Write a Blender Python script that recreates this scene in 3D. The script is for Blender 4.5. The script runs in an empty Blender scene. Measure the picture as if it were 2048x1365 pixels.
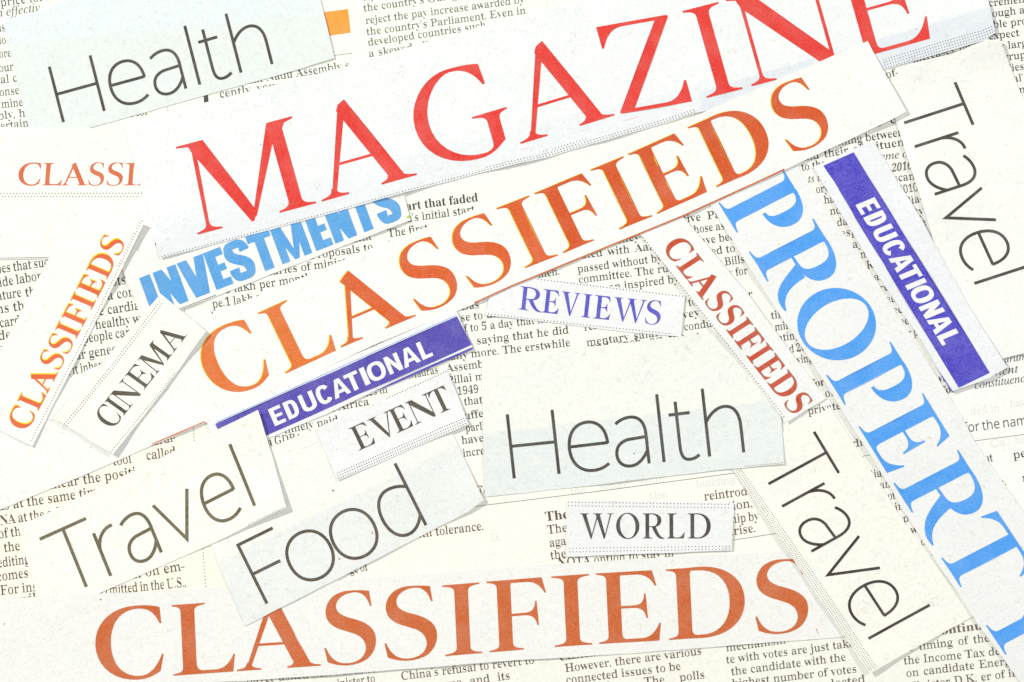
# Newspaper clippings spread over newspaper pages, seen from straight above.
# One unit of the layout (u) is 0.1 mm; S turns it into metres.
import bpy, math, random
import numpy as np
from mathutils import Vector
from mathutils.bvhtree import BVHTree
from mathutils.geometry import delaunay_2d_cdt

scene = bpy.context.scene
S = 1e-4
random.seed(7)

# ------------------------------------------------------------------ camera, light, exposure
CAM_H = 0.62
cam = bpy.data.cameras.new('camera')
cam.sensor_width = 36.0
cam.lens = 36.0 * CAM_H / (2048 * S)
cam.clip_start = 0.01
cam.clip_end = 20.0
cam_ob = bpy.data.objects.new('camera', cam)
cam_ob.location = (0, 0, CAM_H)
scene.collection.objects.link(cam_ob)
scene.camera = cam_ob

world = bpy.data.worlds.new('World')
scene.world = world
world.use_nodes = True
world.node_tree.nodes['Background'].inputs[0].default_value = (1.0, 1.0, 1.0, 1)
world.node_tree.nodes['Background'].inputs[1].default_value = 0.118


def area_lamp(name, loc, size, watts, col):
    l = bpy.data.lights.new(name, 'AREA')
    l.shape = 'DISK'
    l.size = size
    l.energy = watts
    l.color = col
    o = bpy.data.objects.new(name, l)
    o.location = loc
    o.rotation_euler = (-Vector(loc)).to_track_quat('-Z', 'Y').to_euler()
    scene.collection.objects.link(o)
    return o


area_lamp('copy_lamp', (-0.95, 0.70, 0.95), 0.10, 19.0, (1.0, 0.985, 0.945))
area_lamp('copy_lamp', (1.00, 0.62, 1.05), 0.15, 8.2, (0.985, 0.99, 1.0))
area_lamp('overhead_fill', (0.0, -0.1, 1.5), 0.8, 10.1, (1.0, 1.0, 0.99))  # large soft fill added above the camera to lighten the shadows

scene.view_settings.view_transform = 'Standard'
scene.view_settings.look = 'None'
scene.view_settings.exposure = 0.0
scene.view_settings.gamma = 1.0
scene.view_settings.use_curve_mapping = False
scene.render.engine = 'CYCLES'
scene.cycles.max_bounces = 5
scene.cycles.diffuse_bounces = 3
scene.cycles.use_denoising = False      # keep the grit of paper and ink

# ------------------------------------------------------------------ materials
K = 1.16          # how bright a white sheet is lit


def lin(c):
    out = []
    for v in c:
        v /= 255.0
        v = v / 12.92 if v <= 0.04045 else ((v + 0.055) / 1.055) ** 2.4
        out.append(v / K)
    return out


def node_mat(name):
    m = bpy.data.materials.new(name)
    m.use_nodes = True
    nt = m.node_tree
    b = nt.nodes['Principled BSDF']
    b.inputs['Roughness'].default_value = 0.85
    b.inputs['Specular IOR Level'].default_value = 0.12
    return m, nt, b


def mixc(nt, fac, a, b, mode='MIX'):
    n = nt.nodes.new('ShaderNodeMix')
    n.data_type = 'RGBA'
    n.blend_type = mode
    for sock, v in ((n.inputs[0], fac), (n.inputs[6], a), (n.inputs[7], b)):
        if hasattr(v, 'links'):
            nt.links.new(v, sock)
        elif isinstance(v, (int, float)):
            sock.default_value = v
        else:
            sock.default_value = (*v[:3], 1)
    return n.outputs[2]


def math_n(nt, op, a, b=None, c=None):
    n = nt.nodes.new('ShaderNodeMath')
    n.operation = op
    for i, v in enumerate((a, b, c)):
        if v is None:
            continue
        if hasattr(v, 'links'):
            nt.links.new(v, n.inputs[i])
        else:
            n.inputs[i].default_value = v
    return n.outputs[0]


def ramp(nt, fac, lo, hi):
    n = nt.nodes.new('ShaderNodeMapRange')
    nt.links.new(fac, n.inputs[0])
    n.inputs[1].default_value = lo
    n.inputs[2].default_value = hi
    return n.outputs[0]


def coords(nt, k=1.0, off=0.0):
    t = nt.nodes.new('ShaderNodeTexCoord')
    mp = nt.nodes.new('ShaderNodeMapping')
    mp.inputs['Scale'].default_value = (k / S, k / S, k / S)
    mp.inputs['Location'].default_value = (off, off * 1.7, off * 0.3)
    nt.links.new(t.outputs['Object'], mp.inputs[0])
    return mp.outputs[0]


def noise(nt, vec, scale, detail=2.0, rough=0.5, dist=0.0):
    n = nt.nodes.new('ShaderNodeTexNoise')
    n.inputs['Scale'].default_value = scale
    n.inputs['Detail'].default_value = detail
    n.inputs['Roughness'].default_value = rough
    n.inputs['Distortion'].default_value = dist
    nt.links.new(vec, n.inputs['Vector'])
    return n.outputs['Fac']


def paper(name, c, seed=0.0, fibre=0.5, cloud=0.35, tint=(222, 232, 236), back=()):
    """Newsprint: grainy, with pale cloudy areas, short curled fibres and dark specks."""
    m, nt, b = node_mat(name)
    v = coords(nt, 1.0, seed)
    base = lin(c)
    col = mixc(nt, math_n(nt, 'MULTIPLY', ramp(nt, noise(nt, v, 0.011, 3), 0.42, 0.72), cloud), base, lin(tint))
    # print on the back of the sheet showing through, bounded by straight lines
    for half_planes, bc in back:
        fac = None
        v0 = coords(nt, 1.0, 0.0)
        sep = nt.nodes.new('ShaderNodeSeparateXYZ')
        nt.links.new(v0, sep.inputs[0])
        wob = math_n(nt, 'MULTIPLY', math_n(nt, 'SUBTRACT', noise(nt, v, 0.25, 2), 0.5), 3.0)
        for nx, ny, c0 in half_planes:
            d = math_n(nt, 'ADD', math_n(nt, 'MULTIPLY', sep.outputs[0], nx), math_n(nt, 'MULTIPLY', sep.outputs[1], ny))
            d = math_n(nt, 'ADD', math_n(nt, 'ADD', d, c0), wob)
            d = ramp(nt, d, -4.0, 3.0)
            fac = d if fac is None else math_n(nt, 'MULTIPLY', fac, d)
        patch = ramp(nt, noise(nt, v, 0.03, 3), 0.1, 0.75)
        fac = math_n(nt, 'MULTIPLY', fac, math_n(nt, 'ADD', 0.5, math_n(nt, 'MULTIPLY', patch, 0.5)))
        col = mixc(nt, fac, col, lin(bc))
    # warm and cool mottling, then the grit of the pulp
    col = mixc(nt, math_n(nt, 'MULTIPLY', ramp(nt, noise(nt, v, 0.075, 3, 0.65), 0.42, 0.66), 0.5), col, mixc(nt, 1.0, col, (0.985, 0.975, 0.915), 'MULTIPLY'))
    col = mixc(nt, math_n(nt, 'MULTIPLY', ramp(nt, noise(nt, v, 0.11, 3, 0.65, 0.6), 0.50, 0.72), 0.6), col, mixc(nt, 1.0, col, (0.915, 0.95, 0.975), 'MULTIPLY'))
    g = noise(nt, v, 0.20, 4, 0.8)
    col = mixc(nt, ramp(nt, g, 0.30, 0.64), mixc(nt, 1.0, col, (0.935, 0.94, 0.925), 'MULTIPLY'), col)
    # curled fibres: thin level lines of distorted noises, kept in patches
    for sc, wd, sh, fc in ((0.030, 0.0090, 1.0, (206, 190, 140)), (0.045, 0.0100, 1.0, (190, 196, 198)), (0.022, 0.0070, 0.8, (188, 178, 150))):
        f = noise(nt, v, sc, 2, 0.45, 1.6)
        f = math_n(nt, 'ABSOLUTE', math_n(nt, 'SUBTRACT', f, 0.5))
        f = math_n(nt, 'LESS_THAN', f, wd)
        pm = ramp(nt, noise(nt, v, 0.06 + sc, 1), 0.47, 0.58)
        f = math_n(nt, 'MULTIPLY', math_n(nt, 'MULTIPLY', f, pm), fibre * sh * 0.5)
        col = mixc(nt, f, col, lin(fc))
    # specks
    vo = nt.nodes.new('ShaderNodeTexVoronoi')
    vo.inputs['Scale'].default_value = 0.040
    nt.links.new(v, vo.inputs['Vector'])
    sp = math_n(nt, 'LESS_THAN', vo.outputs['Distance'], 0.042)
    sx = nt.nodes.new('ShaderNodeSeparateColor')
    nt.links.new(vo.outputs['Color'], sx.inputs[0])
    sp = math_n(nt, 'MULTIPLY', math_n(nt, 'MULTIPLY', sp, math_n(nt, 'GREATER_THAN', sx.outputs[0], 0.5)), math_n(nt, 'MULTIPLY', sx.outputs[1], 0.6))
    col = mixc(nt, sp, col, lin((128, 124, 116)))
    nt.links.new(col, b.inputs['Base Color'])
    h = math_n(nt, 'ADD', math_n(nt, 'MULTIPLY', g, 0.5), math_n(nt, 'MULTIPLY', noise(nt, v, 0.06, 2), 1.6))
    bp = nt.nodes.new('ShaderNodeBump')
    bp.inputs['Strength'].default_value = 0.45
    bp.inputs['Distance'].default_value = 1.0 * S
    nt.links.new(h, bp.inputs['Height'])
    nt.links.new(bp.outputs[0], b.inputs['Normal'])
    return m


_ink = {}


def ink(name, c, mottle=0.22, seed=3.0, paper_c=(250, 248, 240)):
    """Newspaper ink: blotchy, the sheet's grain showing through."""
    if name in _ink:
        return _ink[name]
    m, nt, b = node_mat(name)
    v = coords(nt, 1.0, seed)
    a = lin(c)
    col = mixc(nt, ramp(nt, noise(nt, v, 0.26, 3, 0.8), 0.32, 0.70), [x * (1 - mottle) for x in a],
               [x * (1 - 0.35 * mottle) + y * 0.35 * mottle for x, y in zip(a, lin(paper_c))])
    col = mixc(nt, math_n(nt, 'MULTIPLY', ramp(nt, noise(nt, v, 0.02, 2), 0.4, 0.7), 0.05), col, lin(paper_c))
    nt.links.new(col, b.inputs['Base Color'])
    _ink[name] = m
    return m


# ------------------------------------------------------------------ small geometry helpers
def bz(p0, p1, p2, p3, n=9):
    out = []
    for i in range(1, n + 1):
        t = i / n
        a, b_, c, d = (1 - t) ** 3, 3 * t * (1 - t) ** 2, 3 * t * t * (1 - t), t ** 3
        out.append((a * p0[0] + b_ * p1[0] + c * p2[0] + d * p3[0], a * p0[1] + b_ * p1[1] + c * p2[1] + d * p3[1]))
    return out


def path(start, *segs, n=9):
    pts = [start]
    for s in segs:
        if len(s) == 1:
            pts.append(s[0])
        else:
            pts += bz(pts[-1], *s, n=n)
    return pts


def strip(a, b):
    """Quads between two curves sampled alike."""
    return [[a[i], a[i + 1], b[i + 1], b[i]] for i in range(len(a) - 1)]


def smooth(pts, n=4, closed=False):
    """Catmull-Rom through pts; a point given as (x, y, 1) stays a corner."""
    N = len(pts)
    out = []
    for i in range(N if closed else N - 1):
        p1, p2 = pts[i], pts[(i + 1) % N]
        p0 = pts[i - 1] if (i or closed) else p1
        p3 = pts[(i + 2) % N] if (closed or i + 2 < N) else p2
        if len(p1) > 2:
            p0 = p1
        if len(p2) > 2:
            p3 = p2
        for j in range(n):
            t = j / n
            q = []
            for k in (0, 1):
                m1, m2 = (p2[k] - p0[k]) / 2, (p3[k] - p1[k]) / 2
                q.append((2 * t ** 3 - 3 * t * t + 1) * p1[k] + (t ** 3 - 2 * t * t + t) * m1
                         + (-2 * t ** 3 + 3 * t * t) * p2[k] + (t ** 3 - t * t) * m2)
            out.append(tuple(q))
    if not closed:
        out.append(tuple(pts[-1][:2]))
    return out


def ribbon(pts, w, wn=None):
    """A pen stroke of width w along pts, as quads."""
    P = [Vector(p[:2]) for p in pts]
    L, R = [], []
    for i, p in enumerate(P):
        d1 = (p - P[i - 1]).normalized() if i else None
        d2 = (P[i + 1] - p).normalized() if i + 1 < len(P) else None
        if d1 is None:
            n = Vector((-d2.y, d2.x))
        elif d2 is None:
            n = Vector((-d1.y, d1.x))
        else:
            n1, n2 = Vector((-d1.y, d1.x)), Vector((-d2.y, d2.x))
            n = (n1 + n2)
            if n.length < 1e-6:
                n = n1
            n.normalize()
            n = n / max(0.36, n.dot(n1))
        ww = w if wn is None else w * wn[min(i, len(wn) - 1)]
        L.append(tuple(p + n * ww / 2))
        R.append(tuple(p - n * ww / 2))
    return strip(L, R)


def _area(q):
    return sum(q[i][0] * q[(i + 1) % len(q)][1] - q[(i + 1) % len(q)][0] * q[i][1] for i in range(len(q))) / 2


def winding(poly, X, Y):
    """Winding number of a closed outline round points (X, Y)."""
    w = np.zeros(X.shape, int)
    n = len(poly)
    for i in range(n):
        x0, y0 = poly[i][:2]
        x1, y1 = poly[(i + 1) % n][:2]
        left = (x1 - x0) * (Y - y0) - (X - x0) * (y1 - y0)
        w += ((y0 <= Y) & (y1 > Y) & (left > 0)).astype(int)
        w -= ((y0 > Y) & (y1 <= Y) & (left < 0)).astype(int)
    return w


def triangulate(polys, extra=(), odd=False, eps=1e-5):
    """Union of simple polygons (odd: contours with holes wound the other way) -> verts, triangles."""
    V, E, kept = [], [], []
    for q in polys:
        if len(q) < 3 or (not odd and abs(_area(q)) < eps * eps):
            continue
        i0, n = len(V), len(q)
        V += [Vector(p[:2]) for p in q]
        E += [(i0 + k, i0 + (k + 1) % n) for k in range(n)]
        kept.append(q)
    V += [Vector(p) for p in extra]
    if not kept:
        return [], []
    v, e, f, ov, oe, of = delaunay_2d_cdt(V, E, [], 0, eps, False)
    P = np.array([tuple(p) for p in v])
    T = np.array([t for t in f if len(t) == 3])
    C = P[T].mean(axis=1)
    X, Y = C[:, 0], C[:, 1]
    if odd:
        big = max(kept, key=lambda q: abs(_area(q)))
        sg = 1 if _area(big) > 0 else -1
        ok = sum(winding(q, X, Y) for q in kept) * sg > 0
    else:
        ok = np.zeros(X.shape, bool)
        for q in kept:
            xs, ys = [p[0] for p in q], [p[1] for p in q]
            near = (X >= min(xs)) & (X <= max(xs)) & (Y >= min(ys)) & (Y <= max(ys)) & ~ok
            if near.any():
                ok[near] = winding(q, X[near], Y[near]) != 0
    a, b_, c = P[T[:, 0]], P[T[:, 1]], P[T[:, 2]]
    ar = (b_[:, 0] - a[:, 0]) * (c[:, 1] - a[:, 1]) - (b_[:, 1] - a[:, 1]) * (c[:, 0] - a[:, 0])
    ok &= np.abs(ar) > eps * eps
    T = np.where((ar < 0)[:, None], T[:, ::-1], T)[ok]
    used, inv = np.unique(T, return_inverse=True)
    return [tuple(p) for p in P[used].tolist()], inv.reshape(-1, 3).tolist()
# ------------------------------------------------------------------ headline lettering
# Serif capitals, built in cap-height units: x runs 0..W, y 0..1; s = stem, h = hairline.
def foot(xa, xb, l, r, y=0.0, up=1, t=0.020, br=0.105):
    a = path((r, y + up * t), ((xb + (r - xb) * 0.40, y + up * (t + 0.012)), (xb, y + up * (t + 0.022)), (xb, y + up * br)), n=6)
    b_ = path((xa, y + up * br), ((xa, y + up * (t + 0.022)), (xa - (xa - l) * 0.40, y + up * (t + 0.012)), (l, y + up * t)), n=6)
    return [[(l, y), (r, y)] + a + b_]


def rect(x0, x1, y0, y1):
    return [[(x0, y0), (x1, y0), (x1, y1), (x0, y1)]]


def arm(x0, x1, y, dn, h, ln=0.22, cut=0.055):
    """Horizontal arm from x0 to x1 ending in a beak; dn = -1 hangs down, 1 rises."""
    g = 1 if x1 > x0 else -1
    t = h * 1.35
    p = [(x0, y), (x1 - g * cut, y), (x1, y + dn * ln), (x1 - g * 0.022, y + dn * ln)]
    p = path(p[0], (p[1],), (p[2],), (p[3],),
             ((x1 - g * 0.075, y + dn * ln * 0.55), (x1 - g * 0.15, y + dn * t * 1.1), (x1 - g * min(0.27, abs(x1 - x0) * 0.8), y + dn * t)),
             ((x0, y + dn * t),), n=7)
    return [p]


def midarm(x0, xm, y, h):
    p = path((xm + 0.002, y + 0.175), ((xm + 0.020, y - 0.170),), ((xm - 0.003, y - 0.170),),
             ((xm - 0.020, y - 0.07), (xm - 0.06, y - h * 0.6), (xm - 0.17, y - h * 0.5)), ((x0, y - h * 0.5),), ((x0, y + h * 0.5),),
             ((xm - 0.17, y + h * 0.5),), ((xm - 0.06, y + h * 0.6), (xm - 0.025, y + 0.07), (xm - 0.020, y + 0.175)), n=6)
    return [p]


def fillet(x, y, r, gx, gy):
    return [path((x, y), ((x + gx * r, y),), ((x + gx * r * 0.25, y), (x, y + gy * r * 0.25), (x, y + gy * r)), n=6)]


def bowl_c(W, s, h, e=0.97, lower=True):
    i = s * 1.13 / W
    t = 1.025 - 1.25 * h
    b_ = -0.025 + 1.45 * h
    out = path((e, 0.985), ((e - .09, 1.015), (e - .21, 1.025), (e - .35, 1.025)), ((.25, 1.025), (0, .80), (0, .5)), ((0, .2), (.24, -.025), (.60, -.025)))
    inn = path((e - .012, 0.755), ((e - .08, .92), (e - .18, t), (e - .32, t)), ((.38, t), (i, .78), (i, .5)), ((i, .21), (.38, b_), (.64, b_)))
    if lower:
        out = out + bz(out[-1], (.76, -.025), (.86, .03), (.945, .08))
        inn = inn + bz(inn[-1], (.80, b_), (.90, .16), (.975, .32))
    q = strip([(x * W, y) for x, y in out], [(x * W, y) for x, y in inn])
    q.append([(e * W, .985), ((e + .016) * W, .755), ((e - .013) * W, .755)])
    if lower:
        q.append([(.944 * W, .08), (.974 * W, .32), (W, .32)])
    return q


S_OUT = [(.68, 1.005, 1), (.712, .79, 1), (.688, .79, 1), (.63, .915), (.54, .985), (.43, .996), (.31, .965), (.225, .90), (.195, .82),
         (.225, .735), (.33, .665), (.47, .615), (.61, .55), (.715, .45), (.752, .32), (.72, .17), (.62, .05), (.47, -.01), (.31, -.024),
         (.17, -.005), (.04, .04, 1), (.0, .245, 1), (.024, .245, 1), (.085, .125), (.18, .04), (.30, .008), (.44, .02), (.55, .085), (.60, .19),
         (.575, .305), (.49, .39), (.35, .45), (.20, .51), (.085, .60), (.04, .73), (.07, .86), (.16, .965), (.30, 1.02), (.43, 1.027), (.57, 1.02)]


def serif_glyph(ch, W, s, h):
    sx = 0.14 if s > 0.15 else 0.115
    xa, xb = sx, sx + s
    q = []
    if ch == 'I':
        a = (W - s) / 2
        q += rect(a, a + s, 0.05, 0.95) + foot(a, a + s, 0, W) + foot(a, a + s, 0, W, 1, -1)
    elif ch == 'E':
        q += rect(xa, xb, 0, 1) + foot(xa, xb, 0, xb + .05) + foot(xa, xb, 0, xb + .05, 1, -1)
        q += arm(xb - .02, W * .955, 1, -1, h) + midarm(xb - .02, W * .775, .5, h) + arm(xb - .02, W, 0, 1, h, .25, .035) + fillet(xb, h * 1.3, .09, 1, 1)
    elif ch == 'F':
        q += rect(xa, xb, 0.05, 1) + foot(xa, xb, 0, xb + .15) + foot(xa, xb, 0, xb + .05, 1, -1)
        q += arm(xb - .02, W, 1, -1, h) + midarm(xb - .02, W * .83, .5, h)
    elif ch == 'L':
        q += rect(xa, xb, 0, .95) + foot(xa, xb, 0, xb + .05) + foot(xa, xb, 0.02, xb + .15, 1, -1)
        q += arm(xb - .02, W, 0, 1, h, .25, .035) + fillet(xb, h * 1.3, .12, 1, 1)
    elif ch == 'D':
        q += rect(xa, xb, 0.02, .98) + foot(xa, xb, 0, xb + .05) + foot(xa, xb, 0, xb + .05, 1, -1)
        i = W - s * 1.10
        t = h * 1.25
        o = path((xb - .03, 1), ((W * .42, 1.005),), ((W * .78, 1.005), (W, .80), (W, .5)), ((W, .20), (W * .78, -.005), (W * .42, -.005)), ((xb - .03, 0),), n=12)
        n = path((xb - .03, 1 - t), ((W * .40, 1 - t),), ((W * .66, 1 - t), (i, .78), (i, .5)), ((i, .22), (W * .66, t), (W * .44, t)), ((xb - .03, t),), n=12)
        q += strip(o, n) + fillet(xb, t, .09, 1, 1)
    elif ch == 'C':
        q += bowl_c(W, s, h)
    elif ch == 'G':
        q += bowl_c(W, s, h, .83, False)
        a, b_ = W - .25, W - .25 + s
        bb = -0.025 + 1.45 * h
        q += strip(path((.60 * W, -.025), ((.72 * W, -.025), (.80 * W, .03), (b_, .10)), n=8), path((.64 * W, bb), ((.72 * W, bb), (.76 * W, .05), (a, .095)), n=8))
        q += [[(a, .08), (b_, .10), (b_, .42), (a, .42)]] + foot(a, b_, W - .40, W, .44, -1)
    elif ch == 'S':
        k = W / .752
        q += [[(x * k, y) for x, y in smooth(S_OUT, 3, True)]]
    elif ch == 'A':
        hw = h * 1.75
        lx, r1 = W * .105, W - W * .10
        r0 = r1 - s * 1.16
        ax = W * .445
        ex = ax + .055 - r1
        q += [[(r0, 0), (r1, 0), (ax + .055, 1.025), (ax - .03, .985), (r0 + ex * .90, .92)]]
        q += [[(lx, 0), (lx + hw, 0), (ax + .02, .90), (ax - .03, .985)]]
        yc = .335
        q += [[(lx + hw * .5 + (ax - lx) * yc, yc), (r0 + ex * yc + .02, yc), (r0 + ex * yc + .0, yc + h), (lx + hw * .5 + (ax - lx) * (yc + h), yc + h)]]
        tl, tr = lx + (ax - .03 - lx) * .1, r0 + ex * .1
        q += foot(lx + .02, lx + hw + .02, 0, lx + hw + W * .135) + foot(r0 - .035, r1 - .045, r0 - .13, W)
    elif ch == 'M':
        k = W / 1.38
        hw = h * 1.25
        def X(p):
            return [(x * k, y) for x, y in p]
        a = s * 1.05 / k
        q += [X([(.15, 1), (.17 + a * 1.12, 1), (.71, .09), (.655, -.012), (.625, -.012), (.18, .90)])]
        q += [X([(.115, 0), (.115 + hw / k, 0), (.195 + hw / k, .9), (.19, .98)])]
        r1 = 1.235
        r0 = r1 - a
        q += [X([(.635, .0), (.70, .04), (r0 + .02, .80), (r0 + .02, .98), (r0 - .004, 1.0)])]
        q += [X([(r0, 0.03), (r1, 0.03), (r1, .98), (r0, .98)])]
        q += [X(p) for p in foot(.125, .125 + hw / k, 0, .29) + foot(r0, r1, r0 - .13, 1.38) + foot(.20, .22, .03, .32, 1, -1, .02, .05)]
        q += [X([(r0, .98), (r0 + .01, 1), (1.38, 1), (1.38, .98), (r1 + .04, .955), (r1, .90), (r0, .90)])]
    elif ch == 'N':
        hw = h * 1.25
        r1 = W - .135
        r0 = r1 - hw
        a = s * 1.12
        q += [[(.07, 1), (.10 + a, 1), (r1, .13), (r1, -.012), (r1 - .10, -.012), (.115, .87)]]
        q += rect(.115, .115 + hw, .03, .93) + rect(r0, r1, 0, .97)
        q += foot(.115, .115 + hw, 0, .115 + hw + .135) + foot(r0, r1, r0 - .135, W, 1, -1) + foot(.115, .16, -.015, .16, 1, -1, .02, .07)
    elif ch == 'Z':
        a = s * 1.06
        t = h * 1.2
        q += [[(0.0, .02), (0.01, 0), (a * 1.05, 0.02), (W, .98), (W - .01, 1), (W - a, .97)]]
        q += arm(W - .03, 0.0, 1, -1, h, .25, .0) + arm(.03, W, 0, 1, h, .25, .0)
    elif ch == 'O':
        rx, n = W / 2, 40
        o, i = [], []
        for k in range(n + 1):
            t = 2 * math.pi * k / n
            o.append((rx + rx * math.cos(t), .5 + .525 * math.sin(t)))
            u = t + .16
            i.append((rx + (rx - s * 1.06) * math.cos(t) * 1.0 - .03 * math.sin(t), .5 + (.525 - h * 1.3) * math.sin(t) ))
        q += strip(o, i)
    elif ch in 'PR':
        q += rect(xa, xb, 0.05, .98) + foot(xa, xb, 0, xb + .14) + foot(xa, xb, 0, xb + .05, 1, -1)
        t = h * 1.25
        Wb = W if ch == 'P' else W * .86
        lo = .435 if ch == 'P' else .455
        i = Wb - s * 1.08
        xs = xb + .09 if ch == 'P' else xb - .02
        o = path((xb - .03, 1), ((Wb * .45, 1.005),), ((Wb * .80, 1.005), (Wb, .90), (Wb, .73)), ((Wb, .55), (Wb * .82, lo), (Wb * .56, lo)), ((xs, lo + .035 if ch == 'P' else lo),), n=10)
        n = path((xb - .03, 1 - t), ((Wb * .45, 1 - t),), ((Wb * .66, 1 - t), (i, .88), (i, .73)), ((i, .57), (Wb * .70, lo + t * 1.2), (Wb * .56, lo + t)), ((xs, lo + .055 if ch == 'P' else lo + h),), n=10)
        q += strip(o, n)
        if ch == 'R':
            x0 = xb + .10
            a = s * 1.18
            q += [path((x0, lo + .02), ((x0 + a * .95, lo + .02),), ((W * .72, .20), (W * .80, .06), (W, .015)), ((W, -.005),), ((W - .06, -.02), (W - .14, -.02), (W - .19, 0.0)),
                       ((W * .62, .06), (x0 + .10, .26), (x0, lo + .02)), n=7)]
    elif ch == 'T':
        a = (W - s) / 2
        q += rect(a, a + s, 0.05, .99) + foot(a, a + s, a - .14, a + s + .14)
        q += arm(a + s / 2, W, 1, -1, h, .23, .03) + arm(a + s / 2, 0, 1, -1, h, .23, .03)
    elif ch in 'VW':
        def vee(x0, x1, first=True):
            w_ = x1 - x0
            a = s * 1.12
            vx = x0 + w_ * .56
            hw = h * 1.7
            r = [[(x0 + w_ * .10, 1), (x0 + w_ * .10 + a, 1), (vx + .02, .14), (vx + .0, -.02), (vx - .035, -.02)]]
            r += [[(vx - .02, .03), (vx + .0, -.01), (x1 - w_ * .10, 1), (x1 - w_ * .10 - hw, 1)]]
            r += foot(x0 + w_ * .10 + .02, x0 + w_ * .10 + a + .02, x0, x0 + w_ * .10 + a + .12, 1, -1, .018, .06)
            return r, (x1 - w_ * .10 - hw, x1 - w_ * .10, x1)
        if ch == 'V':
            r, e = vee(0, W)
            q += r + foot(e[0] - .02, e[1] - .02, e[0] - .12, e[2], 1, -1, .018, .06)
        else:
            r, e = vee(0, W * .62)
            q += r
            r, e = vee(W * .40, W)
            q += r + foot(e[0] - .02, e[1] - .02, e[0] - .12, e[2], 1, -1, .018, .06)
    elif ch == 'Y':
        a = (W - s) / 2
        q += rect(a, a + s, .05, .5) + foot(a, a + s, a - .14, a + s + .14)
        q += [[(.11, 1), (.11 + s * 1.15, 1), (a + s, .5), (a + s, .38), (a, .38), (a, .47)]]
        q += [[(a + s * .6, .5), (a + s, .38), (W - .10, 1), (W - .10 - h * 1.7, 1)]]
        q += foot(.12, .12 + s * 1.1, 0, .12 + s * 1.1 + .12, 1, -1, .018, .06) + foot(W - .12 - h * 1.7, W - .12, W - .25, W, 1, -1, .018, .06)
    return q


def bold_glyph(ch, W, s, h):
    t = h
    q = []
    if ch == 'I':
        q += rect(0, W, 0, 1)
    elif ch == 'E':
        q += rect(0, s, 0, 1) + rect(s - .02, W, 1 - t, 1) + rect(s - .02, W * .94, .5 - t * .45, .5 + t * .45) + rect(s - .02, W, 0, t)
    elif ch == 'L':
        q += rect(0, s, 0, 1) + rect(s - .02, W, 0, t)
    elif ch == 'T':
        a = (W - s) / 2
        q += rect(0, W, 1 - t, 1) + rect(a, a + s, 0, 1 - t + .02)
    elif ch == 'D':
        o = path((s - .05, 1), ((W * .45, 1),), ((W * .85, 1), (W, .82), (W, .5)), ((W, .18), (W * .85, 0), (W * .45, 0)), ((s - .05, 0),))
        i = W - s
        n = path((s - .05, 1 - t), ((W * .45, 1 - t),), ((i, 1 - t), (i, .70), (i, .5)), ((i, .30), (i, t), (W * .45, t)), ((s - .05, t),))
        q += rect(0, s, 0, 1) + strip(o, n)
    elif ch in 'OC':
        rx, n = W / 2, 36
        o, i = [], []
        a0, a1 = (0, 2 * math.pi) if ch == 'O' else (math.radians(33), math.radians(327))
        for k in range(n + 1):
            u = a0 + (a1 - a0) * k / n
            c, d = math.cos(u), math.sin(u)
            c_, d_ = math.copysign(abs(c) ** .82, c), math.copysign(abs(d) ** .82, d)
            o.append((rx + rx * c_, .5 + .52 * d_))
            i.append((rx + max(.03, rx - s) * c_, .5 + (.52 - t) * d_))
        q += strip(o, i)
    elif ch == 'U':
        o = path((0, 1), ((0, .32),), ((0, .08), (W * .2, -.02), (W / 2, -.02)), ((W * .8, -.02), (W, .08), (W, .32)), ((W, 1),))
        n = path((s, 1), ((s, .32),), ((s, .2), (W * .42, t - .02), (W / 2, t - .02)), ((W * .58, t - .02), (W - s, .2), (W - s, .32)), ((W - s, 1),))
        q += strip(o, n)
    elif ch == 'A':
        c = W / 2
        q += [[(0, 0), (s * .98, 0), (c + .02, .86), (c + .10 * W, 1), (c - s * .58, 1)], [(W, 0), (W - s * .98, 0), (c - .02, .86), (c - .10 * W, 1), (c + s * .58, 1)]]
        q += rect(W * .25, W * .75, .20, .20 + t)
    elif ch == 'N':
        k = s * .92
        q += rect(0, k, 0, 1) + rect(W - k, W, 0, 1) + [[(0, 1), (k, 1), (W, 0), (W - k, 0)]]
    elif ch == 'V':
        c = W / 2
        q += [[(0, 1), (s, 1), (c + .03, .34), (c + s * .72, 0), (c - s * .72, 0)], [(W, 1), (W - s, 1), (c - .03, .34), (c - s * .72, 0), (c + s * .72, 0)]]
    elif ch == 'M':
        k = s * .82
        c = W / 2
        q += rect(0, k, 0, 1) + rect(W - k, W, 0, 1) + [[(0, 1), (k * 1.15, 1), (c + .06, 0), (c - .06, 0)], [(W, 1), (W - k * 1.15, 1), (c - .06, 0), (c + .06, 0)]]
    elif ch == 'S':
        a = s * .5
        y0, y1 = t * .5 - .02, 1.02 - t * .5
        p = path((W - a, .70), ((W - a, y1), (W * .68, y1), (W / 2, y1)), ((W * .2, y1), (a, .92), (a, .74)), ((a, .52), (W - a, .50), (W - a, .27)),
                 ((W - a, .08), (W * .8, y0), (W / 2, y0)), ((W * .25, y0), (a, y0), (a, .33)), n=10)
        n = len(p)
        wn = [1 + (t / s - 1) * (0.5 if 0 else max(0.0, min(1.0, 1 - abs(abs(y - .5) - .5 + t * .5) * 6))) for x, y in p]
        q += ribbon(p, s, wn)
    return q


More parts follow.
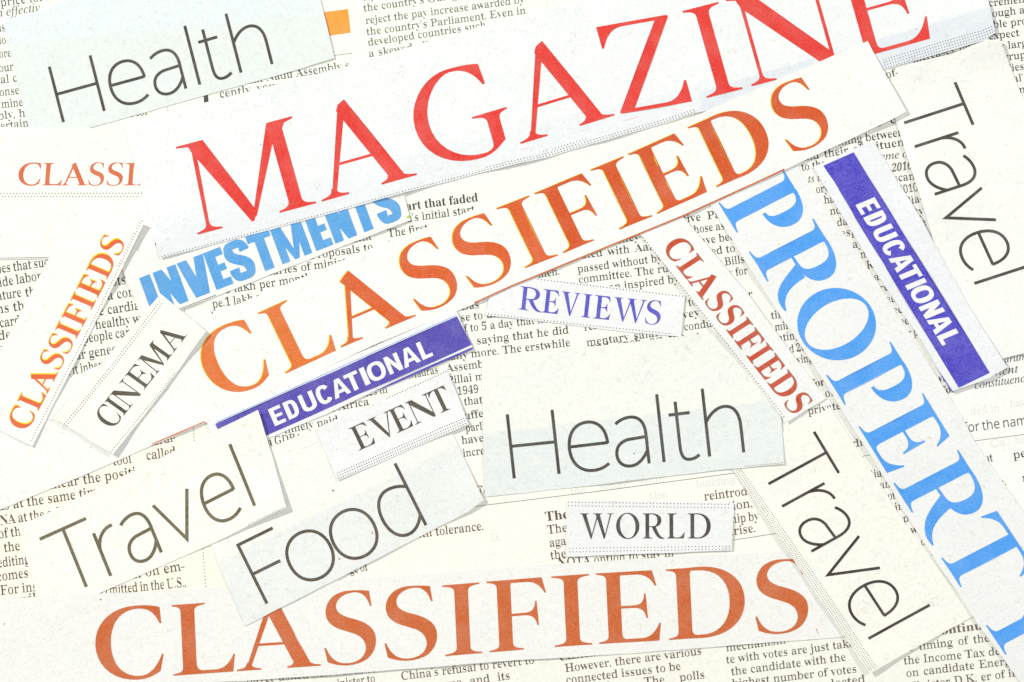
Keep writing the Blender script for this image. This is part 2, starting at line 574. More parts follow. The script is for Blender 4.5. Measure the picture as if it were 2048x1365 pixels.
# Light sans lettering: pen strokes, x 0..1 between the outer stroke centres, y in cap heights.
LIGHT = {
    'H': [[(0, 0), (0, 1)], [(1, 0), (1, 1)], [(0, .5), (1, .5)]],
    'T': [[(0, 1), (1, 1)], [(.5, 1), (.5, 0)]],
    'F': [[(0, 0), (0, 1), (1, 1)], [(0, .5), (.80, .5)]],
    'l': [[(.5, 0), (.5, 1.06)]],
    'v': [[(0, .735), (.5, .015), (1, .735)]],
    'r': [[(0, 0), (0, .735)], path((0, .45), ((.10, .62), (.48, .745), (1, .735)))],
    't': [[(0, .715), (.80, .715)], path((.30, .91), ((.30, .22),), ((.30, .05), (.42, -.005), (.62, -.005)), ((.75, -.005), (.88, .01), (1, .05)))],
    'h': [[(0, 0), (0, 1.06)], path((0, .53), ((.15, .66), (.36, .745), (.58, .745)), ((.85, .745), (1, .62), (1, .42)), ((1, 0),))],
    'e': [[(.01, .395), (1, .395)], path((1, .385), ((1, .62), (.80, .748), (.52, .748)), ((.20, .748), (0, .60), (0, .37)), ((0, .14), (.22, -.008), (.56, -.008)), ((.72, -.008), (.86, .02), (.98, .075)))],
    'a': [path((.06, .665), ((.2, .72), (.38, .748), (.54, .748)), ((.84, .748), (1, .64), (1, .46)), ((1, 0),)),
          path((1, .42), ((.40, .405),), ((.15, .38), (0, .31), (0, .19)), ((0, .06), (.18, -.008), (.42, -.008)), ((.66, -.008), (.88, .10), (1, .215)), n=7)],
    'o': [path((.5, -.008), ((.22, -.008), (0, .13), (0, .37)), ((0, .61), (.22, .748), (.5, .748)), ((.78, .748), (1, .61), (1, .37)), ((1, .13), (.78, -.008), (.5, -.008)))],
    'd': [[(1, 0), (1, 1.06)], path((1, .66), ((.85, .72), (.68, .748), (.50, .748)), ((.20, .748), (0, .60), (0, .37)), ((0, .14), (.2, -.008), (.48, -.008)), ((.70, -.008), (.90, .09), (1, .20)))],
}


def resample(pts, step):
    out = [pts[0]]
    for p, q in zip(pts, pts[1:]):
        k = max(1, int(math.hypot(q[0] - p[0], q[1] - p[1]) / step))
        out += [(p[0] + (q[0] - p[0]) * j / k, p[1] + (q[1] - p[1]) * j / k) for j in range(1, k + 1)]
    return out


def on_base(p, U, base):
    """Slide p along the up-direction U onto the baseline polyline."""
    best = None
    for k in range(len(base) - 1):
        a, b_ = base[k], base[k + 1]
        dx, dy = b_[0] - a[0], b_[1] - a[1]
        det = dx * -U[1] + dy * U[0]
        # p + t U = a + s d
        ex, ey = p[0] - a[0], p[1] - a[1]
        s_ = (ex * -U[1] + ey * U[0]) / det
        lo = -1e9 if k == 0 else 0.0
        hi = 1e9 if k == len(base) - 2 else 1.0
        if lo <= s_ <= hi:
            return (a[0] + s_ * dx, a[1] + s_ * dy)
        if best is None:
            best = (a[0] + s_ * dx, a[1] + s_ * dy)
    return best


def letter_polys(ch, L, R, U, base, style, s, h):
    """One headline letter as polygons in layout units."""
    a, b_ = on_base(L, U, base), on_base(R, U, base)
    n = math.hypot(*U)
    ln = math.hypot(b_[0] - a[0], b_[1] - a[1])
    d = ((b_[0] - a[0]) / ln, (b_[1] - a[1]) / ln)
    if style == 'light':
        q = []
        for st in LIGHT[ch]:
            pts = [(a[0] + (b_[0] - a[0]) * x + U[0] * y, a[1] + (b_[1] - a[1]) * x + U[1] * y) for x, y in st]
            q += ribbon(resample(pts, 9.0), s)
        return q
    g = (serif_glyph if style == 'serif' else bold_glyph)(ch, ln / n, s, h)
    return [[(a[0] + d[0] * x * n + U[0] * y, a[1] + d[1] * x * n + U[1] * y) for x, y in p] for p in g]

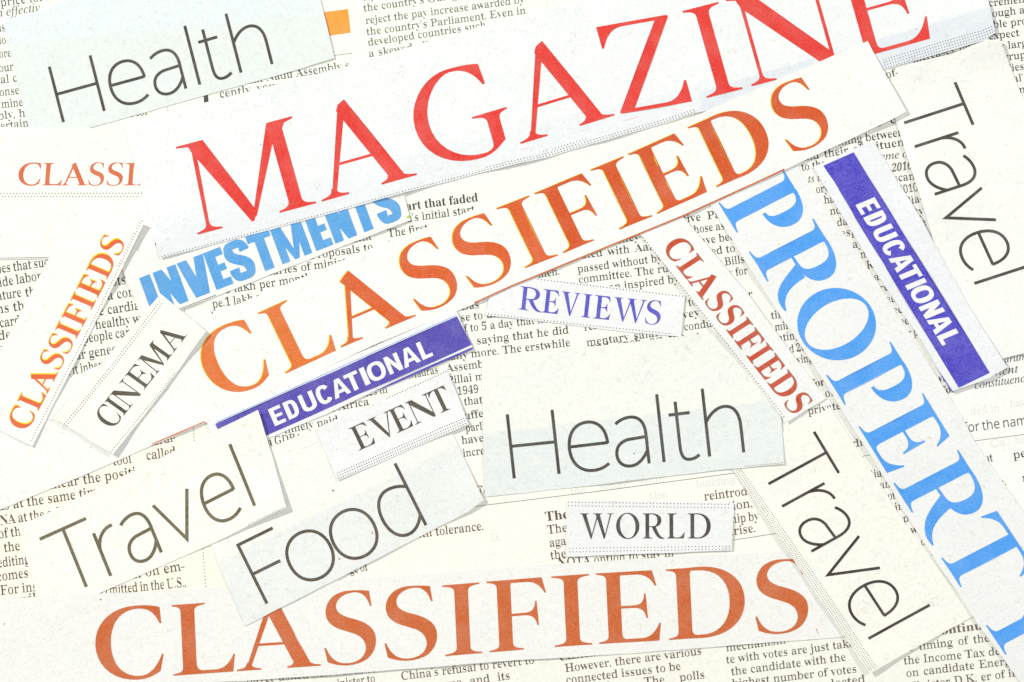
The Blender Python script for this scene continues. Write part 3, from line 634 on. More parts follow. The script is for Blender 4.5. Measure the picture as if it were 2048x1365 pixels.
# ------------------------------------------------------------------ body type: outlines (advance | contours), 157 units of x-height
TYPE = {
    'b': {'a': '172|127,-5 113,-3 104,5 100,17 84,5 67,-2 48,-4 32,-2 20,6 13,17 10,32 12,45 20,58 32,68 49,77 71,86 99,95 99,121 98,133 93,141 85,146 74,148 58,145 52,137 53,134 57,128 60,122 61,116 60,107 55,101 48,97 39,95 29,97 22,102 18,109 16,118 19,129 25,139 34,147 47,154 57,157 69,159 81,159 103,158 119,153 132,146 140,136 145,122 146,105 146,31 147,24 147,20 149,18 152,17 156,18 160,21 165,14 153,3 141,-3/76,17 81,18 87,20 93,25 99,32 99,85 77,76 64,61 59,42 61,28 66,20', 'b': '180|21,-6 21,194 21,207 18,214 13,218 4,220 4,228 69,228 69,139 81,150 95,157 110,159 122,158 132,155 142,149 150,142 157,133 163,123 167,111 170,97 171,83 170,67 167,51 161,38 154,25 145,15 135,6 123,0 110,-4 96,-5 81,-3 67,3 52,14 27,-6/91,7 102,9 110,15 116,25 120,39 122,57 123,80 122,99 119,114 116,125 106,136 92,140 85,139 78,135 72,129 69,121 69,34 72,19 79,10', 'c': '147|78,-5 66,-4 54,0 43,5 34,13 26,23 19,34 14,47 11,60 10,75 11,91 14,105 20,118 28,130 37,140 48,148 60,155 73,158 87,160 102,158 115,155 125,149 135,137 139,123 137,114 133,108 127,103 118,102 107,105 100,112 98,125 98,131 99,136 95,145 85,148 69,142 59,124 56,94 57,71 62,53 69,38 78,28 89,21 102,19 114,21 125,27 136,36 142,30 124,11 103,-1', 'd': '185|70,-5 59,-4 48,0 39,5 30,13 23,22 17,33 13,46 11,59 10,74 11,90 13,105 18,119 24,131 32,141 41,149 51,154 61,158 73,159 88,157 100,151 111,140 111,200 110,209 106,215 99,218 88,220 88,228 160,228 160,38 160,27 162,20 167,16 177,14 177,5 157,4 136,1 111,-5 111,19 101,6 87,-2/86,14 93,16 101,21 107,28 111,38 111,121 109,129 103,135 96,139 87,140 74,136 65,125 62,113 59,96 59,77 59,57 61,41 65,29 73,18', 'e': '150|77,-5 64,-4 53,0 42,5 33,13 25,23 18,34 14,48 11,62 10,79 11,94 14,108 19,120 26,131 34,141 43,149 54,155 66,158 79,159 97,157 112,151 124,140 134,126 139,108 141,87 141,83 58,83 63,49 77,28 100,21 112,24 124,31 135,43 142,36 124,13 102,0/58,96 101,96 101,107 100,120 99,131 97,139 90,146 81,148 68,143 61,128 58,102', 'f': '107|7,0 7,8 15,9 20,11 23,14 25,17 26,24 26,37 26,138 8,138 8,155 26,155 26,177 28,193 33,207 42,218 54,226 69,231 87,232 100,231 111,228 120,223 129,212 132,200 130,190 126,183 120,179 112,178 104,179 98,183 94,188 92,195 93,202 96,210 98,213 99,216 97,220 90,222 81,220 77,215 75,207 74,195 74,155 102,155 102,138 74,138 74,33 75,20 79,13 87,9 100,8 100,0', 'g': '164|73,-70 53,-69 37,-66 24,-61 11,-50 7,-37 10,-27 19,-19 34,-13 22,-5 14,4 12,15 14,27 21,37 29,43 39,49 51,55 29,67 16,84 11,106 13,121 20,134 26,141 34,147 44,152 54,156 66,158 79,159 92,158 104,156 117,152 158,152 158,134 134,134 141,124 144,113 146,102 144,88 138,76 129,65 117,58 107,54 97,52 86,51 78,52 71,52 63,51 56,47 52,42 50,36 55,27 71,25 88,25 104,24 118,23 129,20 143,15 151,6 156,-5 158,-18 155,-33 148,-46 136,-56 120,-64 98,-69/79,62 89,65 95,73 98,81 99,92 100,105 99,119 98,130 95,138 89,146 79,148 69,146 62,138 59,130 58,119 57,105 58,92 59,81 62,73 69,65/80,-58 109,-55 126,-47 132,-33 130,-25 125,-21 116,-18 102,-17 48,-17 40,-26 37,-36 39,-45 47,-52 56,-55 67,-57', 'h': '190|9,0 9,8 17,9 22,13 25,19 26,28 26,199 25,208 23,215 18,218 9,220 9,228 74,228 74,133 88,148 103,156 122,159 146,153 160,135 165,106 165,28 166,19 169,13 174,9 182,8 182,0 101,0 101,8 103,8 114,13 118,28 118,108 117,120 115,129 110,134 101,136 91,134 82,128 74,118 74,28 75,19 77,13 82,9 90,8 90,0', 'i': '99|50,181 41,183 32,188 27,196 25,206 27,216 32,224 41,230 50,232 60,230 68,224 74,216 76,206 74,196 68,188 60,183/9,0 9,8 18,10 23,13 25,19 26,28 26,126 25,136 23,142 19,145 10,147 10,155 74,155 74,28 75,19 77,13 82,10 90,8 90,0', 'j': '105|53,182 43,183 35,189 30,197 28,207 30,217 35,225 43,231 53,232 63,231 71,225 77,217 79,207 77,197 71,189 63,184/18,-70 6,-69 -5,-65 -15,-60 -22,-53 -26,-44 -28,-35 -26,-26 -22,-20 -16,-16 -7,-14 1,-16 7,-19 12,-25 13,-33 12,-38 9,-44 6,-49 5,-51 8,-57 15,-58 24,-56 29,-50 31,-40 32,-27 32,125 31,136 28,142 22,146 11,147 11,155 80,155 80,-11 78,-29 72,-44 63,-55 51,-64 36,-69', 'k': '179|9,0 9,8 17,10 23,13 25,19 26,28 26,199 26,209 24,215 19,218 10,220 10,228 74,228 74,84 113,124 120,132 122,139 118,145 104,147 103,147 103,155 173,155 173,147 160,144 148,139 137,130 111,104 173,17 180,10 188,8 188,0 105,0 105,8 108,8 117,10 120,16 119,20 116,25 81,74 74,67 74,28 75,19 77,13 82,10 90,8 90,0', 'l': '100|9,0 9,8 18,10 23,13 25,19 26,28 26,199 26,208 24,215 19,218 10,220 10,228 74,228 74,28 75,19 77,13 82,10 90,8 90,0', 'm': '277|9,0 9,8 17,9 22,13 25,19 26,28 26,127 25,136 23,142 18,146 9,147 9,155 73,155 73,132 87,147 102,156 119,159 138,156 152,146 160,131 174,146 190,156 209,159 233,153 247,135 252,106 252,28 253,19 255,13 260,9 268,8 268,0 189,0 189,8 197,9 201,13 204,19 205,28 205,108 204,120 202,129 197,134 189,136 179,134 170,128 162,119 162,28 163,19 165,13 170,9 178,8 178,0 100,0 100,8 108,9 112,13 115,19 116,28 116,108 115,120 113,129 108,134 100,136 90,134 81,128 73,118 73,28 74,19 76,13 81,10 89,8 89,0', 'n': '190|9,0 9,8 17,9 22,13 25,19 26,28 26,127 25,136 23,142 18,146 9,147 9,155 74,155 74,134 87,148 103,156 122,159 146,153 160,135 165,106 165,28 166,19 169,13 174,9 182,8 182,0 101,0 101,8 103,8 114,13 118,28 118,108 117,120 115,129 110,134 101,136 91,134 82,128 74,118 74,28 75,19 77,13 82,9 90,8 90,0', 'o': '168|84,-5 70,-4 57,0 45,6 35,14 26,24 19,35 14,48 10,62 9,77 10,92 14,106 19,119 26,131 35,141 45,149 57,154 70,158 84,159 98,158 111,155 123,149 133,141 142,131 149,120 154,107 157,93 158,77 157,61 154,47 149,34 142,23 133,13 123,5 111,0 98,-4/84,6 96,9 104,19 107,28 109,41 109,51 110,63 110,77 109,103 107,123 104,135 96,146 84,149 72,146 64,135 61,122 59,103 58,77 59,63 59,51 60,41 62,28 64,19 72,9', 'p': '186|9,-70 9,-62 15,-61 20,-59 23,-55 25,-50 26,-43 26,-32 26,122 25,134 23,142 18,145 10,147 10,155 72,155 72,131 83,147 98,156 115,160 127,158 137,155 146,149 155,141 162,132 167,121 172,108 174,95 175,80 174,64 172,50 167,36 161,24 154,14 146,6 136,0 125,-4 113,-5 98,-3 85,4 74,16 74,-29 74,-41 76,-49 79,-55 83,-59 90,-61 99,-61 99,-70/98,14 111,18 120,30 123,42 126,58 126,77 126,96 124,112 121,124 113,135 99,139 90,137 81,129 74,118 74,34 80,23 88,16', 'q': '182|87,-70 87,-61 100,-60 107,-57 111,-51 112,-42 112,14 100,4 86,-3 71,-5 59,-4 49,0 39,5 31,12 24,21 18,32 14,44 11,57 10,72 11,88 14,103 20,117 27,129 36,140 47,148 58,155 71,158 85,160 100,157 115,151 129,141 154,160 160,160 160,-42 161,-51 163,-57 168,-60 177,-61 177,-70/89,15 97,16 104,20 109,26 112,34 112,121 109,135 102,144 90,147 75,143 65,131 62,117 59,100 58,78 59,58 61,42 65,30 75,19', 'r': '144|9,0 9,8 18,10 23,13 25,19 26,28 26,126 25,136 23,143 18,146 10,147 10,155 73,155 73,126 79,136 86,144 94,151 105,157 117,159 129,157 138,152 143,144 145,133 143,124 139,117 132,113 124,111 116,112 111,115 107,120 103,125 99,129 94,130 87,128 81,121 76,110 75,96 75,28 76,18 79,13 87,10 99,8 99,0', 's': '144|76,-5 66,-4 55,-2 43,3 40,4 37,4 30,2 26,-4 18,-4 18,53 27,53 30,40 36,29 43,19 56,10 70,7 81,9 89,13 94,20 96,29 92,42 78,52 53,65 43,71 34,77 27,85 21,97 18,110 20,123 25,135 32,145 43,153 56,158 71,160 76,159 83,158 91,156 99,154 103,153 106,152 111,154 115,160 122,160 122,111 114,111 110,122 105,131 98,139 87,146 75,148 65,147 58,143 54,137 52,130 54,122 58,116 64,111 73,106 96,95 106,89 114,83 121,76 127,63 129,47 127,32 122,20 114,9 103,1 90,-3', 't': '114|62,-5 50,-4 40,0 33,5 28,13 25,23 24,36 24,139 10,139 10,150 23,162 34,174 44,185 52,195 59,204 64,212 72,212 72,155 104,155 104,139 72,139 72,41 73,32 75,25 78,21 84,20 95,24 103,37 111,33 99,12 82,-1', 'u': '187|65,-5 52,-4 41,1 33,9 27,19 24,32 23,48 23,124 22,134 20,141 15,145 6,147 6,155 71,155 71,37 72,29 75,23 81,19 88,18 103,22 114,33 114,124 113,135 110,142 105,146 95,147 95,155 162,155 162,35 163,25 166,19 171,16 180,15 180,6 160,5 138,1 114,-5 114,20 105,10 93,2 80,-3', 'v': '153|71,-5 19,124 15,133 11,141 6,145 -1,147 -1,155 82,155 82,147 78,147 68,145 64,138 65,134 92,61 118,126 120,132 121,136 116,144 102,147 102,155 152,155 152,147 144,144 139,139 135,132 130,122 80,-5', 'w': '217|61,-5 8,132 6,138 3,142 -1,145 -5,147 -5,155 69,155 69,147 63,146 60,145 58,142 57,138 58,133 60,126 83,63 105,118 100,133 98,140 95,144 91,146 84,147 84,155 162,155 162,147 151,144 148,138 148,134 149,131 168,71 191,128 193,133 193,138 193,142 190,144 185,146 178,147 178,155 223,155 223,147 217,146 212,142 209,136 206,129 152,-5 144,-5 111,98 70,-5', 'x': '160|2,0 2,7 12,11 22,18 31,28 61,68 21,132 12,142 2,147 2,155 84,155 84,147 74,145 70,140 71,136 75,130 92,103 112,128 116,134 117,139 116,143 113,145 109,146 100,147 100,155 155,155 155,148 146,144 137,137 127,127 99,92 146,18 149,14 151,11 155,9 160,8 160,0 78,0 78,8 84,8 89,10 92,12 93,15 91,21 87,30 69,57 49,31 44,23 42,17 46,10 57,7 59,7 59,0', 'y': '150|26,-70 15,-68 5,-62 -1,-53 -3,-42 -2,-34 2,-27 9,-21 18,-20 26,-21 32,-25 36,-30 37,-38 37,-41 37,-44 38,-48 43,-49 49,-46 57,-37 61,-30 65,-22 68,-13 70,-2 18,125 15,132 12,138 10,141 8,144 4,146 -2,147 -2,155 81,155 81,147 73,146 68,145 65,142 64,137 65,133 66,128 93,59 115,121 117,126 118,130 119,134 119,137 118,142 115,145 109,146 101,147 101,155 150,155 150,147 143,145 139,140 134,132 130,121 81,-12 75,-26 70,-38 65,-48 56,-59 48,-65 38,-69', 'z': '146|6,0 6,7 84,144 64,144 48,142 36,136 30,129 26,120 22,108 13,108 16,155 137,155 137,145 63,12 76,12 91,13 102,17 111,22 119,30 125,40 130,54 138,54 134,0', 'A': '218|-4,0 -4,9 5,11 12,15 18,24 25,37 103,233 112,233 192,43 199,28 206,17 212,11 222,9 222,0 115,0 115,9 130,11 139,15 142,23 140,30 136,41 126,66 52,66 39,35 38,33 38,29 37,24 43,13 62,9 64,9 64,0/57,80 121,80 88,160', 'B': '221|8,0 8,9 22,11 31,16 36,26 37,41 37,184 37,197 35,206 31,212 26,216 18,219 8,219 8,228 110,228 159,222 188,204 198,175 192,151 174,134 143,124 180,112 202,92 209,66 207,47 199,30 186,17 168,8 145,2 119,0/91,126 94,126 110,127 123,130 132,136 138,145 141,157 142,173 142,186 139,198 135,206 124,214 108,217 99,216 94,212 92,206 91,195/111,12 124,13 134,18 142,25 146,34 149,48 150,64 149,81 145,94 139,104 129,110 116,114 99,116 91,116 91,33 92,23 95,17 101,13', 'C': '234|128,-5 107,-4 87,1 69,10 53,21 39,36 28,52 20,71 15,92 13,114 15,136 20,157 28,175 39,192 53,206 69,217 88,226 108,231 130,233 146,231 164,227 184,220 189,218 194,218 204,221 210,233 218,233 218,154 210,154 201,173 191,190 178,203 164,214 149,220 133,222 99,210 79,173 72,113 79,57 102,23 139,12 152,13 166,16 179,22 192,30 203,41 214,53 224,44 198,17 166,0', 'D': '248|10,0 10,9 23,11 31,15 36,23 37,37 37,187 35,203 30,213 21,218 7,219 7,228 111,228 148,224 178,215 203,198 220,176 231,148 234,114 221,51 181,13 114,0/111,12 131,15 147,23 160,37 168,57 174,83 175,115 168,171 147,205 111,217 101,215 95,212 92,204 91,192 91,36 92,24 95,17 101,13', 'E': '221|7,0 7,8 22,10 31,15 36,24 38,39 38,184 36,202 31,213 22,218 8,219 8,228 199,228 199,160 192,160 188,179 180,193 170,203 156,210 138,214 116,215 106,215 100,214 96,212 93,208 92,203 91,194 91,123 97,123 110,124 121,128 130,134 136,144 141,157 144,173 152,173 152,59 144,59 142,72 140,82 137,91 130,100 120,107 108,110 93,111 91,111 91,34 93,23 96,17 103,15 115,14 131,14 145,16 157,19 167,24 177,30 185,37 193,47 200,58 206,72 215,72 201,0', 'F': '202|8,0 8,9 22,11 31,17 36,26 37,42 37,187 36,202 31,212 22,217 7,219 7,228 197,228 197,160 189,160 186,173 182,184 178,193 168,203 155,210 144,213 130,215 115,216 106,215 100,215 96,213 93,211 91,206 91,199 91,124 95,124 109,125 120,129 128,135 134,145 139,157 142,173 151,173 151,59 142,59 139,77 135,91 128,100 120,107 108,111 94,112 91,112 91,40 92,30 94,21 98,15 105,12 115,10 128,9 128,0', 'G': '254|134,-5 111,-3 90,2 71,10 54,21 40,35 29,51 20,70 15,91 14,115 15,137 20,157 29,176 40,192 54,206 70,218 88,226 107,231 129,233 146,231 165,227 185,220 189,219 194,218 199,219 203,221 206,226 210,233 219,233 219,154 210,154 205,167 198,179 191,189 183,199 174,207 165,213 155,218 144,221 134,222 100,210 80,174 73,114 75,82 80,55 90,34 103,19 119,9 138,6 154,8 164,14 169,23 171,36 171,64 170,77 165,85 154,89 138,91 138,99 250,99 250,91 236,89 228,85 224,77 223,64 223,14 194,4 164,-3', 'H': '262|8,0 8,9 22,11 31,16 36,25 37,40 37,189 36,203 31,212 22,217 8,219 8,228 121,228 121,219 110,218 102,216 97,213 93,208 92,200 91,189 91,125 171,125 171,189 170,200 169,208 166,213 160,216 152,218 141,219 141,228 254,228 254,219 239,217 230,212 226,203 225,189 225,40 226,26 231,16 239,11 254,9 254,0 141,0 141,9 155,11 165,15 169,24 171,40 171,110 91,110 91,40 93,25 97,16 106,11 121,9 121,0', 'I': '130|7,0 7,9 21,11 31,16 36,24 38,38 38,193 36,206 32,214 22,218 7,219 7,228 122,228 122,219 107,218 98,214 93,206 91,193 91,39 92,29 94,22 97,17 103,13 111,10 123,9 123,0', 'K': '255|8,0 8,9 23,11 32,16 36,25 38,40 38,189 36,203 31,212 23,217 8,219 8,228 121,228 121,219 110,218 102,216 97,213 94,208 92,200 91,189 91,117 161,187 171,199 174,209 171,215 161,218 145,219 145,228 243,228 243,219 238,219 218,215 196,202 172,180 135,142 232,23 238,17 243,12 250,10 260,9 260,0 140,0 140,9 147,9 153,9 158,10 161,10 165,13 167,17 165,24 158,33 100,107 91,99 91,40 93,25 97,16 106,11 121,9 121,0', 'L': '213|8,0 8,9 22,11 31,16 36,25 37,40 37,189 36,204 31,212 22,217 8,219 8,228 125,228 125,219 113,219 104,217 98,214 94,208 92,200 91,189 91,41 91,31 93,24 95,19 100,16 107,14 117,14 132,14 146,16 157,20 168,25 177,31 185,40 192,50 199,63 204,77 214,77 201,0', 'M': '317|7,0 7,9 21,11 31,16 36,25 38,40 38,191 37,201 35,208 32,213 26,216 18,218 7,219 7,228 92,228 158,71 225,228 309,228 309,219 295,217 286,212 282,203 280,189 280,43 281,30 282,21 286,15 291,12 298,10 308,9 308,0 198,0 198,9 208,10 216,12 222,16 225,22 227,30 227,42 227,199 144,0 135,0 53,194 53,40 54,24 60,15 70,10 85,9 85,0', 'N': '247|201,-5 53,175 53,39 55,24 59,15 68,11 83,9 83,0 9,0 9,9 19,10 27,12 32,15 36,21 37,29 38,39 38,194 24,210 18,217 14,218 9,219 9,228 78,228 195,84 195,189 195,199 193,207 190,212 184,216 176,218 166,219 166,228 240,228 240,219 225,217 217,212 212,203 211,188 211,-5', 'O': '263|130,-5 114,-4 99,-1 84,4 71,11 58,19 47,29 37,40 29,53 22,67 18,82 15,97 14,114 15,130 18,146 22,161 29,175 37,187 47,199 59,209 71,217 85,224 100,229 116,232 133,233 149,232 164,229 179,224 192,217 204,209 216,199 225,188 234,175 240,162 245,147 248,131 249,114 248,97 245,82 240,67 234,53 225,40 215,29 204,19 191,11 177,4 163,-1 147,-4/132,6 164,18 183,54 190,114 188,146 183,173 174,194 162,209 147,219 130,222 98,210 79,174 73,114 74,81 80,55 89,34 101,18 115,9', 'P': '209|8,0 8,9 22,11 31,16 36,25 37,40 37,189 36,203 31,212 22,217 8,219 8,228 107,228 133,227 153,224 168,220 178,214 187,207 195,199 200,189 203,178 204,166 202,148 195,133 183,120 167,110 146,105 121,103 91,103 91,40 93,25 97,16 106,11 121,9 121,0/91,115 101,115 116,116 127,120 136,126 142,136 145,148 146,165 145,180 142,193 138,203 130,210 121,214 108,216 100,215 95,212 92,207 91,199', 'R': '236|8,0 8,9 22,11 31,16 36,25 37,40 37,189 36,203 31,212 22,217 8,219 8,228 108,228 139,226 164,221 184,213 197,201 206,186 209,167 203,143 186,124 157,112 216,25 221,18 226,13 232,10 239,9 240,9 240,0 169,0 101,106 91,106 91,40 93,25 97,16 106,11 121,9 121,0/91,117 102,117 118,118 130,122 140,129 146,139 150,152 152,168 147,194 134,210 112,216 101,214 95,211 92,204 91,193', 'S': '195|21,-5 21,79 31,79 38,57 46,39 56,25 68,15 82,9 98,7 110,9 120,12 128,18 137,30 139,45 136,58 127,70 112,80 81,95 64,105 49,116 38,126 31,138 26,151 25,166 26,179 29,191 34,201 40,211 48,218 58,225 68,229 80,232 92,233 103,232 115,231 127,228 141,224 146,223 150,222 157,225 160,233 170,233 170,160 161,160 157,172 153,182 147,192 140,201 132,208 124,214 111,220 97,222 82,220 70,213 62,203 60,190 62,178 69,168 75,162 84,157 94,151 127,136 139,130 150,123 159,117 169,106 175,94 178,81 180,66 179,53 175,40 169,29 162,19 152,11 140,4 127,-1 112,-4 96,-5 88,-5 79,-4 71,-2 63,0 55,3 49,5 45,6 42,6 38,5 35,4 32,0 31,-5', 'T': '212|46,0 46,9 61,10 71,15 76,25 78,40 78,217 75,217 58,215 44,210 33,202 24,190 18,176 14,159 5,159 5,228 205,228 205,158 197,158 187,191 166,210 134,217 132,217 132,40 133,25 138,15 148,10 164,9 164,0', 'U': '246|124,-6 96,-4 74,3 57,14 46,30 39,52 37,78 37,189 35,203 30,212 22,217 7,219 7,228 120,228 120,219 109,218 101,216 96,213 93,208 91,200 90,189 90,70 92,52 95,37 102,26 111,18 122,13 137,11 170,19 190,42 196,80 196,189 195,203 190,212 180,217 164,219 164,228 237,228 237,219 224,216 216,211 213,202 211,189 211,91 209,59 202,34 190,16 173,4 151,-4', 'Y': '213|51,0 51,9 65,11 74,16 79,25 80,40 80,89 23,193 15,207 7,215 4,216 0,218 -3,218 -7,219 -7,228 103,228 103,219 98,219 90,218 83,216 79,213 78,208 79,203 82,196 124,113 167,183 172,195 174,204 168,215 149,219 147,219 147,228 220,228 220,219 211,217 204,212 198,205 191,196 134,102 134,40 135,25 140,16 149,11 164,9 164,0', '0': '188|94,-3 75,-2 59,4 45,12 34,24 26,38 19,55 15,75 12,97 11,121 12,144 15,166 19,185 26,202 34,217 45,228 59,236 75,241 94,243 113,241 128,236 142,228 152,217 161,202 168,185 173,166 175,144 176,120 175,96 173,75 168,55 161,38 152,24 141,12 128,4 112,-2/94,18 105,21 113,30 119,45 122,66 124,91 124,120 124,150 122,175 119,195 113,209 105,218 94,221 83,218 75,209 70,195 66,175 64,150 63,120 64,91 66,66 70,45 75,30 83,21', '1': '188|33,0 33,18 60,18 68,19 73,22 76,29 77,40 77,208 69,198 61,190 54,183 44,175 34,173 26,175 20,180 16,188 14,198 25,201 37,206 46,210 55,216 66,224 89,241 127,241 127,40 128,30 130,24 135,19 144,18 171,18 171,0', '2': '188|12,0 12,35 61,85 74,99 85,111 93,123 100,133 105,143 109,153 111,164 113,174 113,186 111,202 106,214 98,220 87,223 72,219 63,208 59,197 57,182 56,165 44,165 34,168 25,172 16,182 13,198 15,209 21,220 32,230 46,237 58,240 72,242 87,243 110,241 129,236 144,228 155,217 162,203 164,187 163,176 160,165 154,153 146,140 138,131 130,121 119,110 107,98 93,84 77,69 44,37 122,37 132,38 140,43 146,50 150,60 152,71 172,71 171,0', '3': '188|82,-3 66,-3 52,-1 40,2 27,9 17,17 11,27 9,37 12,48 18,56 27,61 38,63 39,50 43,39 49,31 58,25 68,21 79,20 90,21 100,25 108,30 115,40 118,48 120,58 121,70 119,82 115,92 107,101 97,108 84,112 69,113 48,113 48,134 70,134 83,136 94,140 102,148 108,158 111,170 112,184 111,200 105,212 97,220 85,223 74,221 66,215 61,206 58,196 56,183 56,171 43,171 32,174 24,178 15,187 12,200 14,212 20,222 31,231 45,238 64,242 86,243 109,242 127,237 143,229 155,218 162,205 164,188 162,174 157,162 149,151 138,141 126,134 112,128 126,125 140,119 152,111 163,101 168,92 171,81 172,69 171,56 169,45 165,35 159,26 152,19 144,12 135,7 126,3 115,0 104,-2 93,-3', '4': '188|60,0 60,18 70,18 80,19 89,22 95,29 97,42 97,62 4,62 4,83 100,240 146,240 146,85 181,85 181,62 146,62 146,42 148,29 154,22 163,19 174,18 178,18 178,0/28,85 97,85 97,143 97,153 98,164 98,175 98,187 99,197 100,208 98,203 95,197 87,183 79,169 73,160', '5': '188|82,-3 67,-3 53,-1 42,3 29,9 20,18 15,27 13,37 15,48 21,55 29,59 40,60 41,51 44,42 48,33 55,26 65,22 77,20 88,21 98,25 106,32 113,42 116,50 118,61 119,74 117,89 113,102 107,111 98,118 86,122 73,124 61,123 52,122 43,120 36,118 20,124 31,240 158,240 160,179 140,179 138,190 136,195 133,199 129,202 122,203 52,203 47,141 54,143 63,144 73,145 84,146 108,144 129,138 146,128 159,114 167,96 170,74 169,60 166,48 162,37 156,28 149,20 141,14 132,8 123,4 113,1 103,-2 92,-3', '6': '188|98,-3 82,-2 68,2 55,9 43,19 33,31 26,47 20,65 16,86 15,111 16,129 18,146 21,163 26,178 31,192 39,205 47,216 57,225 69,233 81,239 95,242 111,243 124,243 136,241 146,238 157,232 164,224 169,216 170,206 168,196 161,188 154,183 143,181 130,180 129,190 128,200 126,209 122,217 116,222 108,223 95,221 85,213 76,200 69,183 65,161 62,135 70,139 80,143 93,146 109,147 128,145 144,139 158,129 168,115 174,98 176,78 174,55 167,36 156,19 141,7 122,-1/99,19 111,22 120,32 124,43 126,57 127,74 126,91 124,104 119,114 109,123 96,127 87,125 77,121 68,116 62,110 64,81 67,58 73,40 81,28 90,21', '7': '188|55,0 145,203 56,203 43,199 37,186 35,169 15,169 16,240 177,240 177,223 84,0', '8': '188|92,-3 74,-2 59,1 46,5 35,12 26,20 19,29 14,39 11,50 10,61 12,75 16,87 24,97 34,105 46,114 59,121 47,129 37,138 29,148 23,158 19,170 18,182 19,192 21,202 25,212 31,220 39,228 50,234 62,239 78,242 96,243 117,241 135,236 149,226 159,214 165,200 167,184 166,172 162,161 155,152 146,145 135,137 122,130 140,120 154,110 165,100 172,89 176,77 178,63 175,44 168,28 155,14 138,4 117,-1/101,141 112,149 119,158 124,170 125,185 124,195 121,203 117,211 111,218 103,222 94,224 82,221 73,213 67,201 65,186 67,171 75,159 82,153 91,147/93,16 109,19 121,28 126,36 130,46 131,58 128,73 119,85 110,92 98,100 82,108 71,99 63,89 59,81 56,71 55,60 57,48 60,37 66,28 74,21 83,17', '9': '188|76,-3 64,-3 53,-1 44,2 34,9 27,16 22,25 21,35 22,41 25,47 30,51 38,54 43,40 52,28 63,20 78,18 103,29 118,61 125,115 117,106 106,99 93,94 78,92 59,94 44,100 30,110 20,124 14,141 12,162 13,177 16,191 21,204 28,216 37,225 48,233 60,239 73,242 89,243 104,242 119,238 132,231 144,222 154,210 162,195 168,177 171,155 173,130 172,112 170,95 167,78 163,63 157,49 150,36 142,24 132,15 120,7 107,1 93,-2/92,117 103,118 112,123 120,130 125,139 124,165 121,186 116,201 109,212 100,218 91,221 78,217 68,206 64,195 61,181 60,164 64,138 74,122'},
